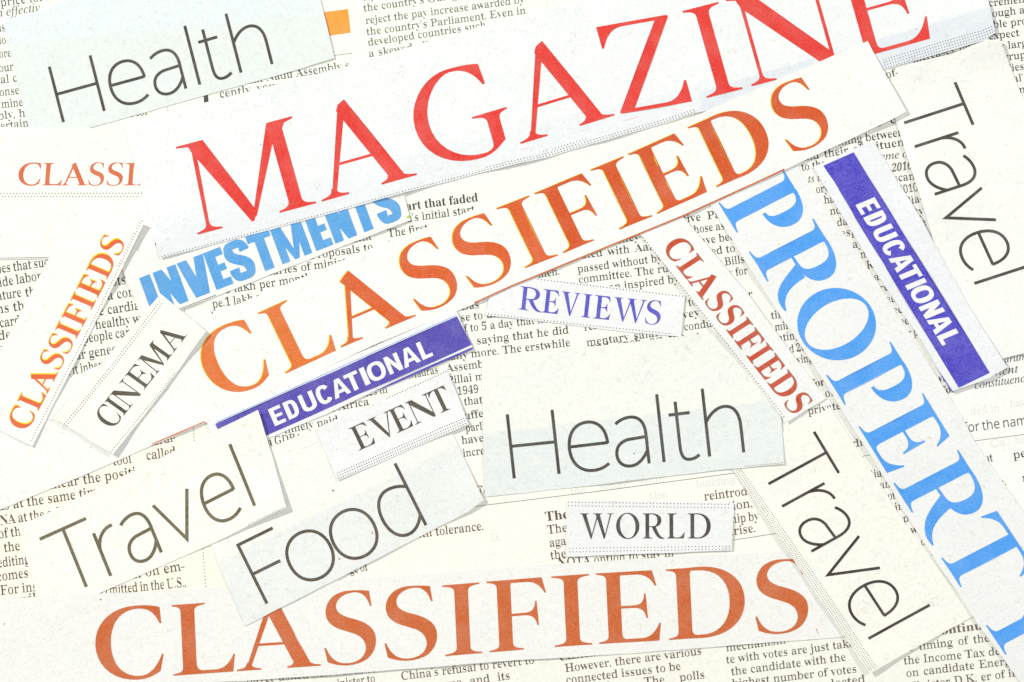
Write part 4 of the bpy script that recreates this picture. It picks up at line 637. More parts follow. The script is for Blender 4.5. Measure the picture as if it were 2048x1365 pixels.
    'i': {'a': '171|25,-4 13,-2 4,5 -1,17 -3,32 -2,50 2,69 9,88 19,106 31,122 45,137 60,149 76,156 92,158 104,156 112,150 116,140 121,154 146,154 116,45 112,31 111,22 112,19 117,17 122,20 131,27 141,40 146,36 128,14 112,0 98,-4 87,0 84,11 85,21 89,37 95,59 83,39 71,24 60,12 48,3 37,-2/41,16 49,18 58,24 67,32 76,43 82,52 87,61 93,71 97,80 102,90 105,101 108,115 109,129 105,144 92,149 82,148 72,142 62,133 52,120 44,105 37,88 32,74 29,61 27,48 27,37 30,21', 'e': '144|44,-3 31,-2 20,3 10,10 4,21 -1,34 -2,49 -1,60 1,71 5,83 9,94 16,105 23,115 31,125 40,134 50,142 66,151 82,156 98,158 111,157 121,152 127,144 129,133 126,119 118,107 104,95 85,84 60,77 31,71 29,65 29,59 28,54 28,49 32,29 42,17 59,13 76,16 93,25 110,41 116,36 105,23 94,14 82,6 70,1 58,-2/32,79 53,83 70,90 84,99 94,110 100,123 102,136 99,146 90,149 79,147 68,140 61,133 54,125 48,115 42,104 36,92', 'f': '99|-24,-77 -33,-75 -40,-71 -44,-65 -46,-58 -43,-47 -33,-43 -25,-46 -22,-54 -22,-57 -23,-59 -24,-62 -25,-63 -24,-66 -21,-67 -12,-64 -5,-54 -2,-46 1,-37 4,-26 7,-12 36,141 3,141 6,152 38,152 42,170 48,192 56,210 67,224 80,235 93,241 108,243 120,242 129,237 136,229 138,219 134,208 122,204 112,207 109,217 110,221 110,224 111,225 112,228 111,230 109,232 106,234 103,234 91,230 81,215 74,192 66,152 105,152 103,141 64,141 50,75 45,48 39,25 34,4 28,-15 22,-30 16,-43 4,-61 -9,-73', 'i': '89|61,197 55,198 49,202 45,207 44,214 45,220 49,226 55,230 61,231 68,230 73,226 77,220 79,214 77,207 74,202 68,198/16,-4 4,1 0,14 0,20 2,27 6,43 28,121 29,127 30,132 29,138 25,141 18,143 9,144 10,149 32,152 41,154 48,155 58,157 62,158 65,157 65,154 65,151 64,148 32,39 30,31 29,26 31,19 36,16 44,19 53,28 65,42 70,37 51,14 33,1', 'l': '86|16,-4 9,-3 4,1 0,6 -1,13 0,19 1,27 7,50 49,206 50,212 51,216 50,223 46,227 40,229 29,229 30,235 52,238 60,239 67,241 77,243 82,243 85,243 86,240 84,233 31,42 29,31 28,25 29,19 34,17 41,20 50,28 61,41 66,36 57,24 48,14 39,6 26,-1', 'm': '275|205,-4 192,1 188,15 189,26 192,39 212,109 214,120 215,127 213,135 206,137 196,135 186,129 178,122 170,114 162,105 155,94 147,82 140,69 135,58 130,47 125,36 121,24 117,12 114,0 88,0 118,101 121,117 123,129 120,135 113,137 107,136 98,131 88,124 78,115 71,107 63,99 57,89 50,77 43,64 39,55 35,45 32,35 20,0 -6,0 25,106 27,114 29,122 30,127 31,132 29,137 25,141 19,143 8,144 10,150 25,151 37,153 47,155 57,157 61,158 64,157 65,154 65,151 64,148 45,89 77,127 106,150 132,158 147,153 152,138 151,128 148,112 142,92 172,129 199,151 224,158 239,153 244,138 244,133 243,126 242,119 239,111 218,33 217,29 217,25 218,19 223,17 228,19 234,24 238,27 241,32 245,37 249,43 254,38 238,15 221,1', 'n': '182|111,-4 104,-3 99,0 95,6 94,14 96,24 100,43 108,70 115,98 120,116 121,127 119,135 112,137 106,136 98,132 89,125 80,116 70,106 61,95 53,83 46,71 38,52 29,29 21,0 -6,0 27,110 30,123 31,131 30,137 27,140 21,142 11,142 9,142 10,148 23,150 34,152 43,153 50,155 60,157 65,158 66,157 67,156 66,154 46,89 63,110 79,127 94,141 108,150 121,156 132,157 146,153 151,139 151,133 150,126 148,119 146,111 127,44 124,32 123,28 123,25 124,19 130,17 137,20 146,29 156,45 161,41 145,16 128,1', 'o': '175|53,-4 37,-2 24,3 13,11 5,22 0,35 -2,51 -1,64 2,76 7,89 13,101 21,113 31,124 41,133 52,142 64,149 76,154 88,157 101,158 117,156 130,152 142,143 150,132 155,119 157,103 156,92 154,80 150,69 144,58 138,47 130,37 121,27 112,19 102,11 86,3 69,-2/56,6 70,8 83,16 91,23 99,32 106,43 112,54 117,66 121,78 125,90 127,102 127,113 124,133 115,145 99,149 88,148 77,142 66,134 56,122 47,108 39,92 33,74 29,58 28,42 30,26 35,15 44,8', 'r': '112|-6,0 23,104 27,120 28,130 27,136 23,139 17,141 6,142 7,148 19,150 30,152 38,154 45,155 55,157 59,158 62,157 62,154 45,90 69,128 88,151 104,158 110,157 115,154 118,148 119,141 117,133 113,126 107,122 100,120 95,121 90,124 87,128 85,134 59,100 37,55 20,0', 's': '124|39,-4 26,-3 16,0 9,2 3,3 -2,2 -4,-2 -11,-2 -4,53 2,53 4,38 7,27 12,17 22,8 36,5 46,7 55,13 61,22 63,34 60,47 52,60 47,67 42,73 32,87 27,95 23,103 21,111 20,119 21,130 25,139 32,147 40,153 50,157 61,158 74,157 83,155 91,152 97,151 102,153 104,157 110,157 103,107 98,107 92,131 81,145 65,149 57,148 51,144 47,138 45,130 48,118 58,104 63,97 68,91 73,84 78,77 82,69 86,61 89,53 90,44 88,32 83,20 75,10 65,3 53,-2', 't': '93|16,-4 4,0 0,13 1,18 1,22 2,26 3,31 33,141 10,141 11,148 31,156 50,172 68,196 76,196 63,152 91,152 89,141 60,141 33,39 31,29 30,22 31,17 36,15 42,18 51,26 62,40 67,34 50,13 33,0', 'u': '182|23,-4 14,-3 7,2 3,9 2,19 2,26 4,34 6,45 9,58 25,114 26,119 27,123 28,128 28,133 27,138 23,142 17,143 7,144 8,150 30,153 38,154 45,155 55,157 59,158 63,158 64,156 63,152 62,148 35,53 33,44 31,37 30,31 30,27 32,19 40,16 50,19 62,27 71,35 79,46 88,57 97,71 106,86 113,102 120,119 126,136 131,154 157,154 128,46 124,32 123,24 125,18 130,16 138,19 147,28 157,42 162,37 146,14 129,1 111,-4 99,0 94,13 96,25 99,41 110,77 93,52 78,32 63,16 50,5 36,-2', 'v': '148|31,-4 25,85 24,97 23,107 22,116 20,126 18,133 11,140 0,143 -3,143 -2,149 7,151 14,152 21,154 26,155 31,157 34,157 40,158 44,151 48,129 51,94 55,29 64,39 73,49 82,58 89,68 96,76 102,85 112,100 118,112 120,120 119,123 116,127 111,131 108,135 105,139 104,144 106,150 109,155 114,158 120,158 127,157 132,153 135,146 136,137 130,113 111,81 80,43 38,-4', 'y': '135|-22,-77 -29,-76 -34,-73 -37,-68 -39,-62 -38,-57 -35,-53 -30,-50 -24,-49 -19,-50 -15,-52 -10,-54 -4,-54 5,-49 17,-35 40,-3 22,88 18,108 16,116 14,122 10,131 5,138 -2,142 -12,144 -11,149 -3,150 4,152 11,153 16,155 25,157 31,158 35,155 38,145 42,129 45,118 47,105 50,89 54,71 57,51 61,29 71,44 79,57 86,69 95,83 100,93 104,100 106,107 108,112 108,117 106,124 100,130 98,132 95,134 93,138 92,144 93,150 96,154 101,157 107,158 114,156 120,152 123,145 125,136 122,121 115,102 104,79 99,71 94,61 88,51 81,40 74,29 66,17 59,6 51,-6 43,-17 35,-28 27,-38 19,-47 12,-55 4,-63 -3,-69 -13,-75', 'c': '149|50,-4 35,-2 23,3 13,11 6,23 1,37 0,54 0,65 2,76 6,87 11,98 17,109 24,119 32,128 41,136 51,143 67,151 83,156 100,158 114,156 124,151 131,143 133,133 132,125 129,119 123,115 117,114 106,118 102,128 102,131 103,134 105,137 107,140 109,142 110,145 107,148 99,149 87,148 76,143 65,135 55,125 46,113 39,98 34,83 31,68 30,54 31,42 33,31 38,23 48,14 61,11 78,15 96,25 114,41 119,35 96,13 73,0', 'd': '177|31,-4 16,-1 5,7 0,15 -3,25 -4,37 -4,48 -1,59 3,72 8,84 14,97 22,109 31,120 40,130 50,139 61,148 73,154 85,157 96,158 112,155 121,147 136,208 137,213 138,218 137,222 134,225 129,227 122,227 117,227 118,234 132,235 143,237 153,239 163,242 169,243 172,243 172,240 172,237 171,234 120,40 118,30 117,26 117,22 119,17 125,15 132,18 141,26 153,40 158,36 149,23 140,13 131,6 120,-2 108,-4 96,0 91,13 92,24 96,38 101,56 89,37 78,22 66,11 55,3 43,-2/45,14 54,16 64,22 73,31 83,43 89,52 94,61 99,71 104,81 108,92 111,102 115,116 116,130 115,138 111,145 106,149 99,150 88,148 77,143 66,134 55,122 46,107 38,89 31,70 27,54 26,39 27,28 31,20 37,15', 'h': '201|152,-3 139,-1 130,6 124,16 122,30 122,39 123,49 125,62 128,76 136,110 138,120 139,128 140,136 141,142 137,157 125,162 112,159 100,150 87,136 75,119 67,102 62,86 44,0 12,0 56,208 58,219 59,225 53,237 36,241 33,241 36,255 98,255 85,193 82,180 78,166 75,152 71,138 75,138 94,163 115,178 137,183 157,179 169,166 173,146 173,139 171,131 169,121 167,109 158,69 156,59 155,50 154,42 154,34 157,22 166,18 176,20 187,26 193,16 179,5 165,-1'},
    's': {'f': '116|37,0 37,157 5,157 5,171 37,181 37,191 38,213 43,229 52,242 64,250 78,255 95,257 105,256 115,255 123,253 130,251 122,228 116,229 110,231 103,232 95,233 82,230 73,223 69,215 67,205 66,192 66,180 111,180 111,157 66,157 66,0', 'o': '203|101,-3 86,-2 72,1 59,8 47,16 37,27 29,39 23,54 20,71 18,90 21,118 28,141 41,159 58,173 78,181 102,183 118,182 132,178 145,172 157,164 166,154 174,141 180,126 184,109 185,90 183,63 175,40 162,21 145,8 125,-1/102,21 118,23 132,29 142,40 149,54 153,71 154,90 153,110 149,127 142,140 132,150 118,156 101,158 85,156 71,150 61,140 55,127 50,110 49,90 50,71 55,54 62,40 72,29 85,23', 'r': '139|29,0 29,180 53,180 56,147 57,147 64,156 71,165 80,173 90,179 101,182 112,183 118,183 123,183 129,182 134,181 130,154 125,155 120,156 115,156 110,156 97,155 85,149 74,140 65,128 61,118 59,108 58,96 58,0', 't': '121|84,-3 70,-2 58,2 47,8 38,18 34,28 32,39 31,52 31,157 5,157 5,171 31,183 43,221 60,221 60,180 112,180 112,157 60,157 60,53 62,39 68,29 77,23 89,21 95,21 102,22 109,23 114,25 114,2 108,0 100,-2 92,-3', 'h': '208|29,0 29,255 58,255 58,180 58,167 56,155 58,155 65,164 73,171 82,176 92,180 103,182 115,183 135,181 151,176 164,167 173,155 178,138 180,117 180,0 151,0 151,115 147,139 133,154 111,158 93,157 79,151 69,142 63,129 59,112 58,93 58,0', 'e': '189|105,-3 89,-2 74,1 60,7 48,15 38,25 29,38 23,53 20,70 18,89 20,107 23,124 28,139 36,152 45,163 56,172 69,178 83,182 98,183 113,182 126,179 138,173 148,166 157,156 163,145 168,132 171,118 172,102 172,84 49,84 51,66 56,50 65,38 76,29 90,24 106,22 117,22 128,23 137,25 150,29 164,34 164,8 151,3 137,-1 127,-2 117,-3/50,108 141,108 140,122 137,134 131,145 122,153 111,158 98,159 85,158 73,153 64,146 57,135 52,123', 'n': '208|29,0 29,180 52,180 57,155 58,155 65,164 73,171 83,176 93,180 104,183 115,183 135,182 151,176 164,168 173,155 178,138 180,117 180,0 151,0 151,115 147,139 133,154 111,158 93,157 79,151 70,142 63,129 59,113 58,93 58,0', 'a': '188|72,-3 57,-2 43,2 32,10 23,20 17,33 15,50 18,67 25,80 37,92 53,100 75,105 102,107 132,108 132,119 131,133 128,143 123,150 111,157 95,159 81,158 68,155 56,150 44,145 35,168 48,173 63,178 74,181 85,183 97,183 117,181 133,177 145,169 154,157 159,142 161,123 161,0 140,0 134,26 133,26 125,17 116,9 108,4 98,0 86,-3/79,20 93,22 106,26 117,33 125,43 130,56 132,72 132,88 105,87 85,85 70,82 59,76 49,65 46,50 48,37 55,28 66,22', 'm': '314|29,0 29,180 52,180 57,155 58,155 65,164 72,171 81,176 91,180 101,183 111,183 136,180 155,170 167,153 168,153 175,163 183,170 193,176 204,180 215,183 226,183 245,182 260,176 272,168 280,155 285,138 287,117 287,0 258,0 258,116 253,140 241,154 221,158 205,157 193,152 184,143 177,132 174,117 172,99 172,0 143,0 143,116 139,140 127,154 106,158 90,157 77,151 69,142 63,129 59,113 58,93 58,0'},
}
# ------------------------------------------------------------------ the stack of sheets
# key, kind, outline in u (x right, y down), paper colour, label.  Listed bottom to top.
PAGE_W = (252, 252, 246)
SHEETS = [
    ('under', 'page', [(-70, -70), (2118, -70), (2118, 1435), (-70, 1435)], (250, 250, 243),
     'wide newspaper page with narrow text columns, lowest sheet, showing along the upper right edge'),
    ('top', 'page', [(-66, -66), (1086, -66), (1098, 60), (1102, 262), (330, 372), (-66, 330)], (253, 254, 244),
     'cream newspaper page with an orange block, behind the upper left clippings'),
    ('left', 'page', [(-66, 470), (345, 452), (342, 735), (180, 830), (-66, 905)], (250, 250, 240),
     'newspaper page about heart health at the left edge, between the two orange side clippings'),
    ('centre', 'page', [(325, 432), (1425, 138), (1345, 436), (1604, 800), (1600, 905), (1000, 985), (420, 990), (330, 700)], (253, 253, 245),
     'newspaper page with political report columns in the middle, under the small blue headline'),
    ('cream', 'page', [(-66, 958), (424, 772), (470, 1000), (522, 1246), (-66, 1268)], (254, 253, 238),
     'yellowish newspaper page with brown print and a dotted rule at the lower left'),
    ('lower', 'page', [(540, 1062), (900, 948), (1590, 886), (1722, 1200), (1640, 1262), (600, 1300)], (254, 253, 244),
     'cream newspaper page with brown print and a thin rule, around the small world clipping'),
    ('right', 'page', [(1916, 690), (2116, 640), (2116, 1310), (2000, 1190), (1862, 930), (1905, 830)], (253, 253, 250),
     'white newspaper page with italic lines and a sans serif caption at the right edge'),
    ('bottom', 'page', [(280, 1290), (1690, 1196), (1985, 1165), (2114, 1310), (2114, 1432), (280, 1432)], (250, 250, 240),
     'newspaper page with three columns of brown print along the bottom edge'),
    # ---- clippings
    ('health_a', 'clip', [(5, 41), (40, 33), (85, 20), (160, -4), (250, -40), (632, -40), (669, 117), (600, 139), (420, 189), (178, 257), (66, 291)], (235, 242, 239),
     'pale clipping reading Health in thin dark letters, at the upper left corner'),
    ('classi', 'clip', [(-50, 254), (120, 256), (249, 258), (330, 262), (322, 400), (308, 512), (200, 515), (98, 518), (-50, 520)], (252, 252, 245),
     'cream clipping with a small orange CLASSI word cut off by the red headline strip'),
    ('invest', 'clip', [(236, 514), (310, 492), (800, 360), (822, 441), (667, 500), (511, 562), (357, 622), (290, 652)], (250, 250, 245),
     'clipping with heavy sky blue INVESTMENTS lettering under the red headline strip'),
    ('magazine', 'clip', [(248, 250), (410, 206), (560, 168), (692, 134), (827, 92), (974, 50), (1169, 0), (1340, -48), (1962, -48), (1975, 0), (1990, 66), (1971, 81), (1771, 139), (1560, 196), (1390, 227), (1336, 246), (1180, 290), (1090, 317), (1024, 331), (975, 343), (802, 388), (650, 431), (500, 471), (322, 517), (285, 385)], (245, 248, 248),
     'long white strip with large red MAGAZINE lettering across the top'),
    ('reviews', 'clip', [(986, 546), (1074, 556), (1230, 574), (1370, 591), (1362, 674), (1250, 664), (1169, 654), (1060, 641), (972, 631)], (247, 248, 249),
     'small slip with blue REVIEWS lettering and dotted borders in the middle'),
    ('classified_low', 'clip', [(-60, 1201), (200, 1187), (380, 1180), (600, 1167), (900, 1145), (1124, 1127), (1380, 1112), (1500, 1107), (1640, 1098), (1700, 1270), (1676, 1275), (1535, 1285), (1264, 1307), (1024, 1321), (762, 1342), (512, 1360), (400, 1366), (-60, 1398)], (248, 247, 243),
     'wide strip with large brick orange CLASSIFIEDS lettering along the bottom'),
    ('travel_c', 'clip', [(1452, 922), (1661, 815), (1719, 906), (1812, 1050), (1948, 1232), (1840, 1290), (1738, 1346), (1600, 1140)], (253, 252, 242),
     'cream clipping reading Travel in near black downward letters, at the lower right'),
    ('health_b', 'clip', [(963, 713), (1080, 702), (1190, 693), (1550, 652), (1562, 834), (1568, 928), (1449, 939), (1324, 954), (1150, 975), (969, 994)], (249, 250, 242),
     'pale clipping reading Health in thin dark letters, right of the middle'),
    ('classified_red', 'clip', [(1262, 446), (1345, 405), (1366, 434), (1499, 592), (1535, 642), (1652, 797), (1612, 820), (1572, 845), (1480, 725), (1380, 597)], (250, 250, 247),
     'narrow slip with small red CLASSIFIEDS running down beside the blue headline'),
    ('property', 'clip', [(1400, 378), (1590, 318), (1603, 347), (1676, 452), (1756, 567), (1858, 731), (1921, 829), (1948, 882), (2052, 1030), (2110, 1120), (2110, 1440), (2092, 1440), (2036, 1358), (1958, 1253), (1808, 1025), (1776, 968), (1712, 868), (1640, 752), (1520, 570)], (246, 247, 246),
     'long strip with large bright blue PROPERTY lettering running down the right side'),
    ('travel_b', 'clip', [(1768, 168), (1795, 155), (1831, 137), (1971, 81), (1998, 82), (2040, 184), (2112, 340), (2112, 690), (2003, 718), (1945, 730), (1823, 345)], (254, 254, 248),
     'cream clipping reading Travel in dark grey downward letters, at the upper right'),
    ('education_b', 'clip', [(1626, 335), (1703, 299), (1748, 284), (1843, 442), (1936, 611), (2013, 735), (1975, 757), (1901, 784), (1843, 683), (1753, 549)], (243, 245, 249),
     'slip with an upright violet EDUCATIONAL bar running down between blue and Travel clippings'),
    ('classified_big', 'clip', [(-60, 846), (140, 757), (420, 630), (512, 594), (612, 553), (752, 493), (947, 420), (1023, 390), (1415, 222), (1562, 157), (1666, 112), (1735, 83), (1770, 150), (1811, 224), (1783, 240), (1568, 341), (1535, 357), (1366, 434), (1024, 574), (947, 609), (762, 684), (512, 801), (410, 846), (305, 891), (172, 949), (0, 1020), (-60, 1046)], (251, 251, 247),
     'longest strip with large orange CLASSIFIEDS lettering slanting across the middle'),
    ('classified_side', 'clip', [(152, 416), (166, 399), (230, 423), (291, 447), (180, 668), (66, 893), (-60, 834), (-60, 800), (20, 668), (98, 518)], (251, 250, 245),
     'slip with small orange CLASSIFIEDS outlined in yellow, running upward at the left edge'),
    ('cinema', 'clip', [(107, 836), (218, 710), (322, 588), (414, 663), (330, 778), (228, 909)], (252, 252, 243),
     'small cream slip with dark CINEMA lettering running upward and dotted borders'),
    ('education_a', 'clip', [(413, 840), (640, 741), (912, 621), (947, 699), (802, 763), (732, 791), (652, 829), (532, 879), (440, 920)], (250, 251, 252),
     'slip with a violet EDUCATIONAL bar lying under the big orange headline'),
    ('travel_a', 'clip', [(37, 1054), (212, 970), (372, 891), (517, 820), (548, 920), (574, 1014), (511, 1045), (422, 1089), (310, 1138), (192, 1190), (86, 1237)], (254, 254, 245),
     'cream clipping reading Travel in olive brown letters, one lifted corner, at the lower left'),
    ('food', 'clip', [(366, 972), (450, 938), (539, 896), (632, 857), (850, 765), (905, 866), (968, 1000), (937, 1023), (837, 1075), (727, 1131), (600, 1196), (490, 1252), (422, 1090)], (252, 252, 245),
     'clipping reading Food in thin brown letters, below the small event slip'),
    ('event', 'clip', [(632, 859), (770, 797), (894, 740), (915, 790), (937, 848), (800, 908), (676, 961), (652, 905)], (248, 248, 249),
     'small white slip with dark EVENT lettering and dotted borders'),
    ('world', 'clip', [(1132, 1001), (1300, 1003), (1468, 1007), (1463, 1101), (1300, 1107), (1133, 1114)], (245, 246, 246),
     'small white slip with dark WORLD lettering between dotted borders, near the bottom'),
]
OUT = {k: p for k, _, p, _, _ in SHEETS}

# lifts of single sheets: (x, y, radius, height) in u
LIFT = {
    'travel_a': [(585, 1005, 70, 17), (520, 815, 75, 9), (480, 1060, 60, 4)],
    'cinema': [(414, 665, 60, 9), (228, 909, 70, 8), (110, 840, 70, 5), (340, 790, 60, 4)],
    'classified_side': [(291, 450, 80, 9), (240, 560, 70, 3), (150, 740, 60, 3), (66, 893, 50, 3)],
    'magazine': [(1040, 330, 60, 5), (1230, 280, 60, 4), (1390, 225, 50, 3), (790, 392, 70, 4), (330, 517, 60, 2), (1900, 100, 90, 5), (1990, 50, 70, 6)],
    'classified_big': [(1790, 215, 110, 7), (1650, 300, 90, 3.5), (1540, 355, 60, 1.5), (900, 630, 110, 1), (680, 725, 100, 4.5), (1130, 530, 70, 2), (380, 860, 60, 3.5)],
    'event': [(940, 850, 60, 6), (900, 738, 40, 3), (676, 961, 50, 2)],
    'food': [(970, 1002, 60, 6), (760, 1115, 70, 2), (600, 1196, 60, 2)],
    'property': [(1500, 540, 90, 6), (1610, 720, 90, 7), (1730, 900, 90, 6), (1660, 800, 60, 3), (1990, 1300, 90, 5), (1900, 1160, 60, 3)],
    'classified_red': [(1330, 530, 90, 7), (1430, 660, 80, 7), (1573, 845, 60, 1.5)],
    'education_b': [(1660, 400, 70, 6), (1740, 540, 70, 6), (1850, 700, 80, 4), (1925, 790, 95, 3.5), (2010, 735, 80, 3)],
    'travel_b': [(1860, 400, 70, 8), (1830, 300, 60, 6), (1815, 140, 36, 5), (1985, 75, 60, 6), (2040, 710, 70, 4)],
    'travel_c': [(1560, 1080, 80, 5), (1640, 1210, 80, 6), (1738, 1346, 70, 9), (1860, 1290, 60, 3)],
    'health_a': [(669, 117, 80, 2.2), (655, 40, 60, 1.5)],
    'health_b': [(1568, 930, 60, 2), (1250, 965, 60, 3), (965, 850, 60, 2)],
    'classified_low': [(640, 1355, 120, 5), (900, 1335, 100, 4), (1100, 1322, 80, 3), (1500, 1290, 80, 2)],
    'invest': [(770, 455, 70, 4), (380, 620, 50, 3), (262, 560, 40, 3)],
    'reviews': [(1365, 630, 50, 3), (980, 630, 50, 3)],
    'world': [(1466, 1060, 50, 3), (1300, 1108, 60, 1.5)],
    'education_a': [(947, 695, 90, 2.5), (700, 805, 70, 2)],
    'classi': [(310, 490, 40, 4)],
}
NOT_UNDER = {('food', 'travel_a'),          # the Travel corner lies on the Food clipping,
             ('travel_a', 'classified_low')}  # its low end under the bottom strip

CELL = 6.0
GX0, GY0 = -84.0, -84.0
NX, NY = int((2208 + 12) / CELL), int((1530 + 12) / CELL)
gx = GX0 + np.arange(NX) * CELL
gy = GY0 + np.arange(NY) * CELL
GX, GY = np.meshgrid(gx, gy)


def inside(poly, X, Y):
    r = np.zeros(X.shape, bool)
    n = len(poly)
    for i in range(n):
        x0, y0 = poly[i]
        x1, y1 = poly[(i + 1) % n]
        if y0 == y1:
            continue
        c = (y0 > Y) != (y1 > Y)
        r ^= c & (X < (x1 - x0) * (Y - y0) / (y1 - y0) + x0)
    return r


def blur(z, m):
    zz = np.where(m, z, 0.0)
    w = m.astype(float)
    def b(a):
        p = np.pad(a, 1)
        a = p[:, :-2] + p[:, 1:-1] + p[:, 2:]
        return a[:-2] + a[1:-1] + a[2:]
    return b(zz) / np.maximum(b(w), 1e-9)


def grow(m, k=2):
    for _ in range(k):
        p = np.pad(m, 1)
        m = p[1:-1, 1:-1] | p[:-2, 1:-1] | p[2:, 1:-1] | p[1:-1, :-2] | p[1:-1, 2:]
    return m


MASK, Z = {}, {}
GAP = {'page': 0.8, 'clip': 1.25}


def settle(key, gap, floor, n=70):
    """Lay a stiff sheet on what is below it: never lower than floor + gap, bent as little as it can."""
    m = MASK[key]
    low = np.where(m, floor + gap, 0.0)
    z = np.maximum(low, Z.get(key, low))
    for _ in range(n):
        z = np.where(m, np.maximum(blur(z, m), low), 0.0)
    return z


order = [s[0] for s in SHEETS]
kind_of = {s[0]: s[1] for s in SHEETS}
for key, kind, poly, _, _ in SHEETS:
    MASK[key] = grow(inside(poly, GX, GY))
for i, key in enumerate(order):
    f = np.zeros(GX.shape)
    for lower in order[:i]:
        if (key, lower) not in NOT_UNDER:
            f = np.where(MASK[lower], np.maximum(f, Z[lower]), f)
    z = settle(key, GAP[kind_of[key]], f)
    for x, y, r, h in LIFT.get(key, ()):
        z = z + h * np.exp(-((GX - x) ** 2 + (GY - y) ** 2) / (r * r))
    if kind_of[key] == 'clip':       # newsprint is never quite flat
        a, b_, c = random.random() * 6, random.random() * 6, random.random() * 6
        z = z + 0.55 * (1 + np.sin(GX / 47 + a) * np.sin(GY / 39 + b_) * np.cos((GX - GY) / 83 + c))
    Z[key] = z
# Travel's lifted corner on Food, its low corner under the bottom strip
both = MASK['travel_a'] & MASK['food']
Z['travel_a'] = settle('travel_a', 1.6, np.where(both, Z['food'], -5.0), 30)
both = MASK['travel_a'] & MASK['classified_low']
Z['classified_low'] = settle('classified_low', 1.6, np.where(both, Z['travel_a'], -5.0), 12)
both = MASK['food'] & MASK['classified_low']
Z['food'] = settle('food', 1.4, np.where(both, Z['classified_low'], -5.0), 6)
both = MASK['travel_a'] & MASK['food']
Z['travel_a'] = settle('travel_a', 1.4, np.where(both, Z['food'], -5.0), 4)
for key in order:                    # carry heights past the outline for sampling
    m, z = MASK[key].copy(), Z[key].copy()
    for _ in range(4):
        m2 = grow(m, 1)
        z = np.where(m, z, np.where(m2, blur(z, m), z))
        m = m2
    Z[key] = z


def height(key, x, y):
    z = Z[key]
    fx = min(max((x - GX0) / CELL, 0), NX - 1.001)
    fy = min(max((y - GY0) / CELL, 0), NY - 1.001)
    i, j = int(fx), int(fy)
    u, v = fx - i, fy - j
    return ((z[j, i] * (1 - u) + z[j, i + 1] * u) * (1 - v) + (z[j + 1, i] * (1 - u) + z[j + 1, i + 1] * u) * v)


TREE = {}


def surf(key, x, y):
    """Height of the finished sheet at (x, y)."""
    hit = TREE[key].ray_cast(Vector((x, y, 500.0)), Vector((0, 0, -1)))
    return hit[0].z if hit[0] is not None else height(key, x, y)


def wpos(x, y, z=0.0):
    return ((x - 1024) * S, (682.5 - y) * S, z * S)


def mesh_ob(name, V, F, mats, at, parent=None, midx=None):
    """V in u (x, y down, z); at = the thing's origin in u."""
    me = bpy.data.meshes.new(name)
    ox, oy, _ = wpos(at[0], at[1])
    vv = []
    for x, y, z in V:
        p = wpos(x, y, z)
        vv.append((p[0] - ox, p[1] - oy, p[2]))
    me.from_pydata(vv, [], F)
    for m in mats:
        me.materials.append(m)
    if midx is not None:
        me.polygons.foreach_set('material_index', midx)
    me.update()
    o = bpy.data.objects.new(name, me)
    scene.collection.objects.link(o)
    if parent is None:
        o.location = (ox, oy, 0)
    else:
        o.parent = parent
    return o


def centre(poly):
    return (sum(p[0] for p in poly) / len(poly), sum(p[1] for p in poly) / len(poly))


def cut_line(poly, step, jit, rng):
    """The outline with scissor wobble."""
    out = []
    n = len(poly)
    for i in range(n):
        a, b_ = poly[i], poly[(i + 1) % n]
        L = math.hypot(b_[0] - a[0], b_[1] - a[1])
        k = max(1, int(L / step))
        nx, ny = -(b_[1] - a[1]) / L, (b_[0] - a[0]) / L
        w0 = rng.random() * 6
        for j in range(k):
            t = j / k
            w = 0 if j == 0 else jit * (math.sin(t * L / 31 + w0) + 0.6 * math.sin(t * L / 11 + 2 * w0)) * min(1, 6 * min(t, 1 - t))
            out.append((a[0] + (b_[0] - a[0]) * t + nx * w, a[1] + (b_[1] - a[1]) * t + ny * w))
    return out


def grid_in(poly, step, margin=0.35):
    xs, ys = [p[0] for p in poly], [p[1] for p in poly]
    X, Y = np.meshgrid(np.arange(min(xs) + step / 2, max(xs), step), np.arange(min(ys) + step / 2, max(ys), step))
    m = inside(poly, X, Y)
    e = step * margin
    for dx, dy in ((e, 0), (-e, 0), (0, e), (0, -e)):
        m &= inside(poly, X + dx, Y + dy)
    return list(zip(X[m].tolist(), Y[m].tolist()))


def sheet_mesh(name, key, outline, mat, at, step, thick, parent=None):
    V2, F = triangulate([outline], grid_in(outline, step), eps=1e-4)
    n = len(V2)
    # layout y points down: turn the faces so the printed side looks up
    F = [list(reversed(f)) for f in F]
    top = [(x, y, height(key, x, y)) for x, y in V2]
    TREE[key] = BVHTree.FromPolygons([Vector(p) for p in top], F)
    low = [(x, y, z - thick) for x, y, z in top]
    V = top + low + top + low
    faces = F + [[i + n for i in reversed(f)] for f in F]
    cnt = {}
    for f in F:
        for i in range(3):
            e = (f[i], f[(i + 1) % 3])
            cnt[e] = 1
    for a, b_ in list(cnt):
        if (b_, a) not in cnt:
            faces.append([b_ + 2 * n, a + 2 * n, a + 3 * n, b_ + 3 * n])
    o = mesh_ob(name, V, faces, [mat], at, parent)
    o.data.polygons.foreach_set('use_smooth', [i < 2 * len(F) for i in range(len(faces))])
    return o


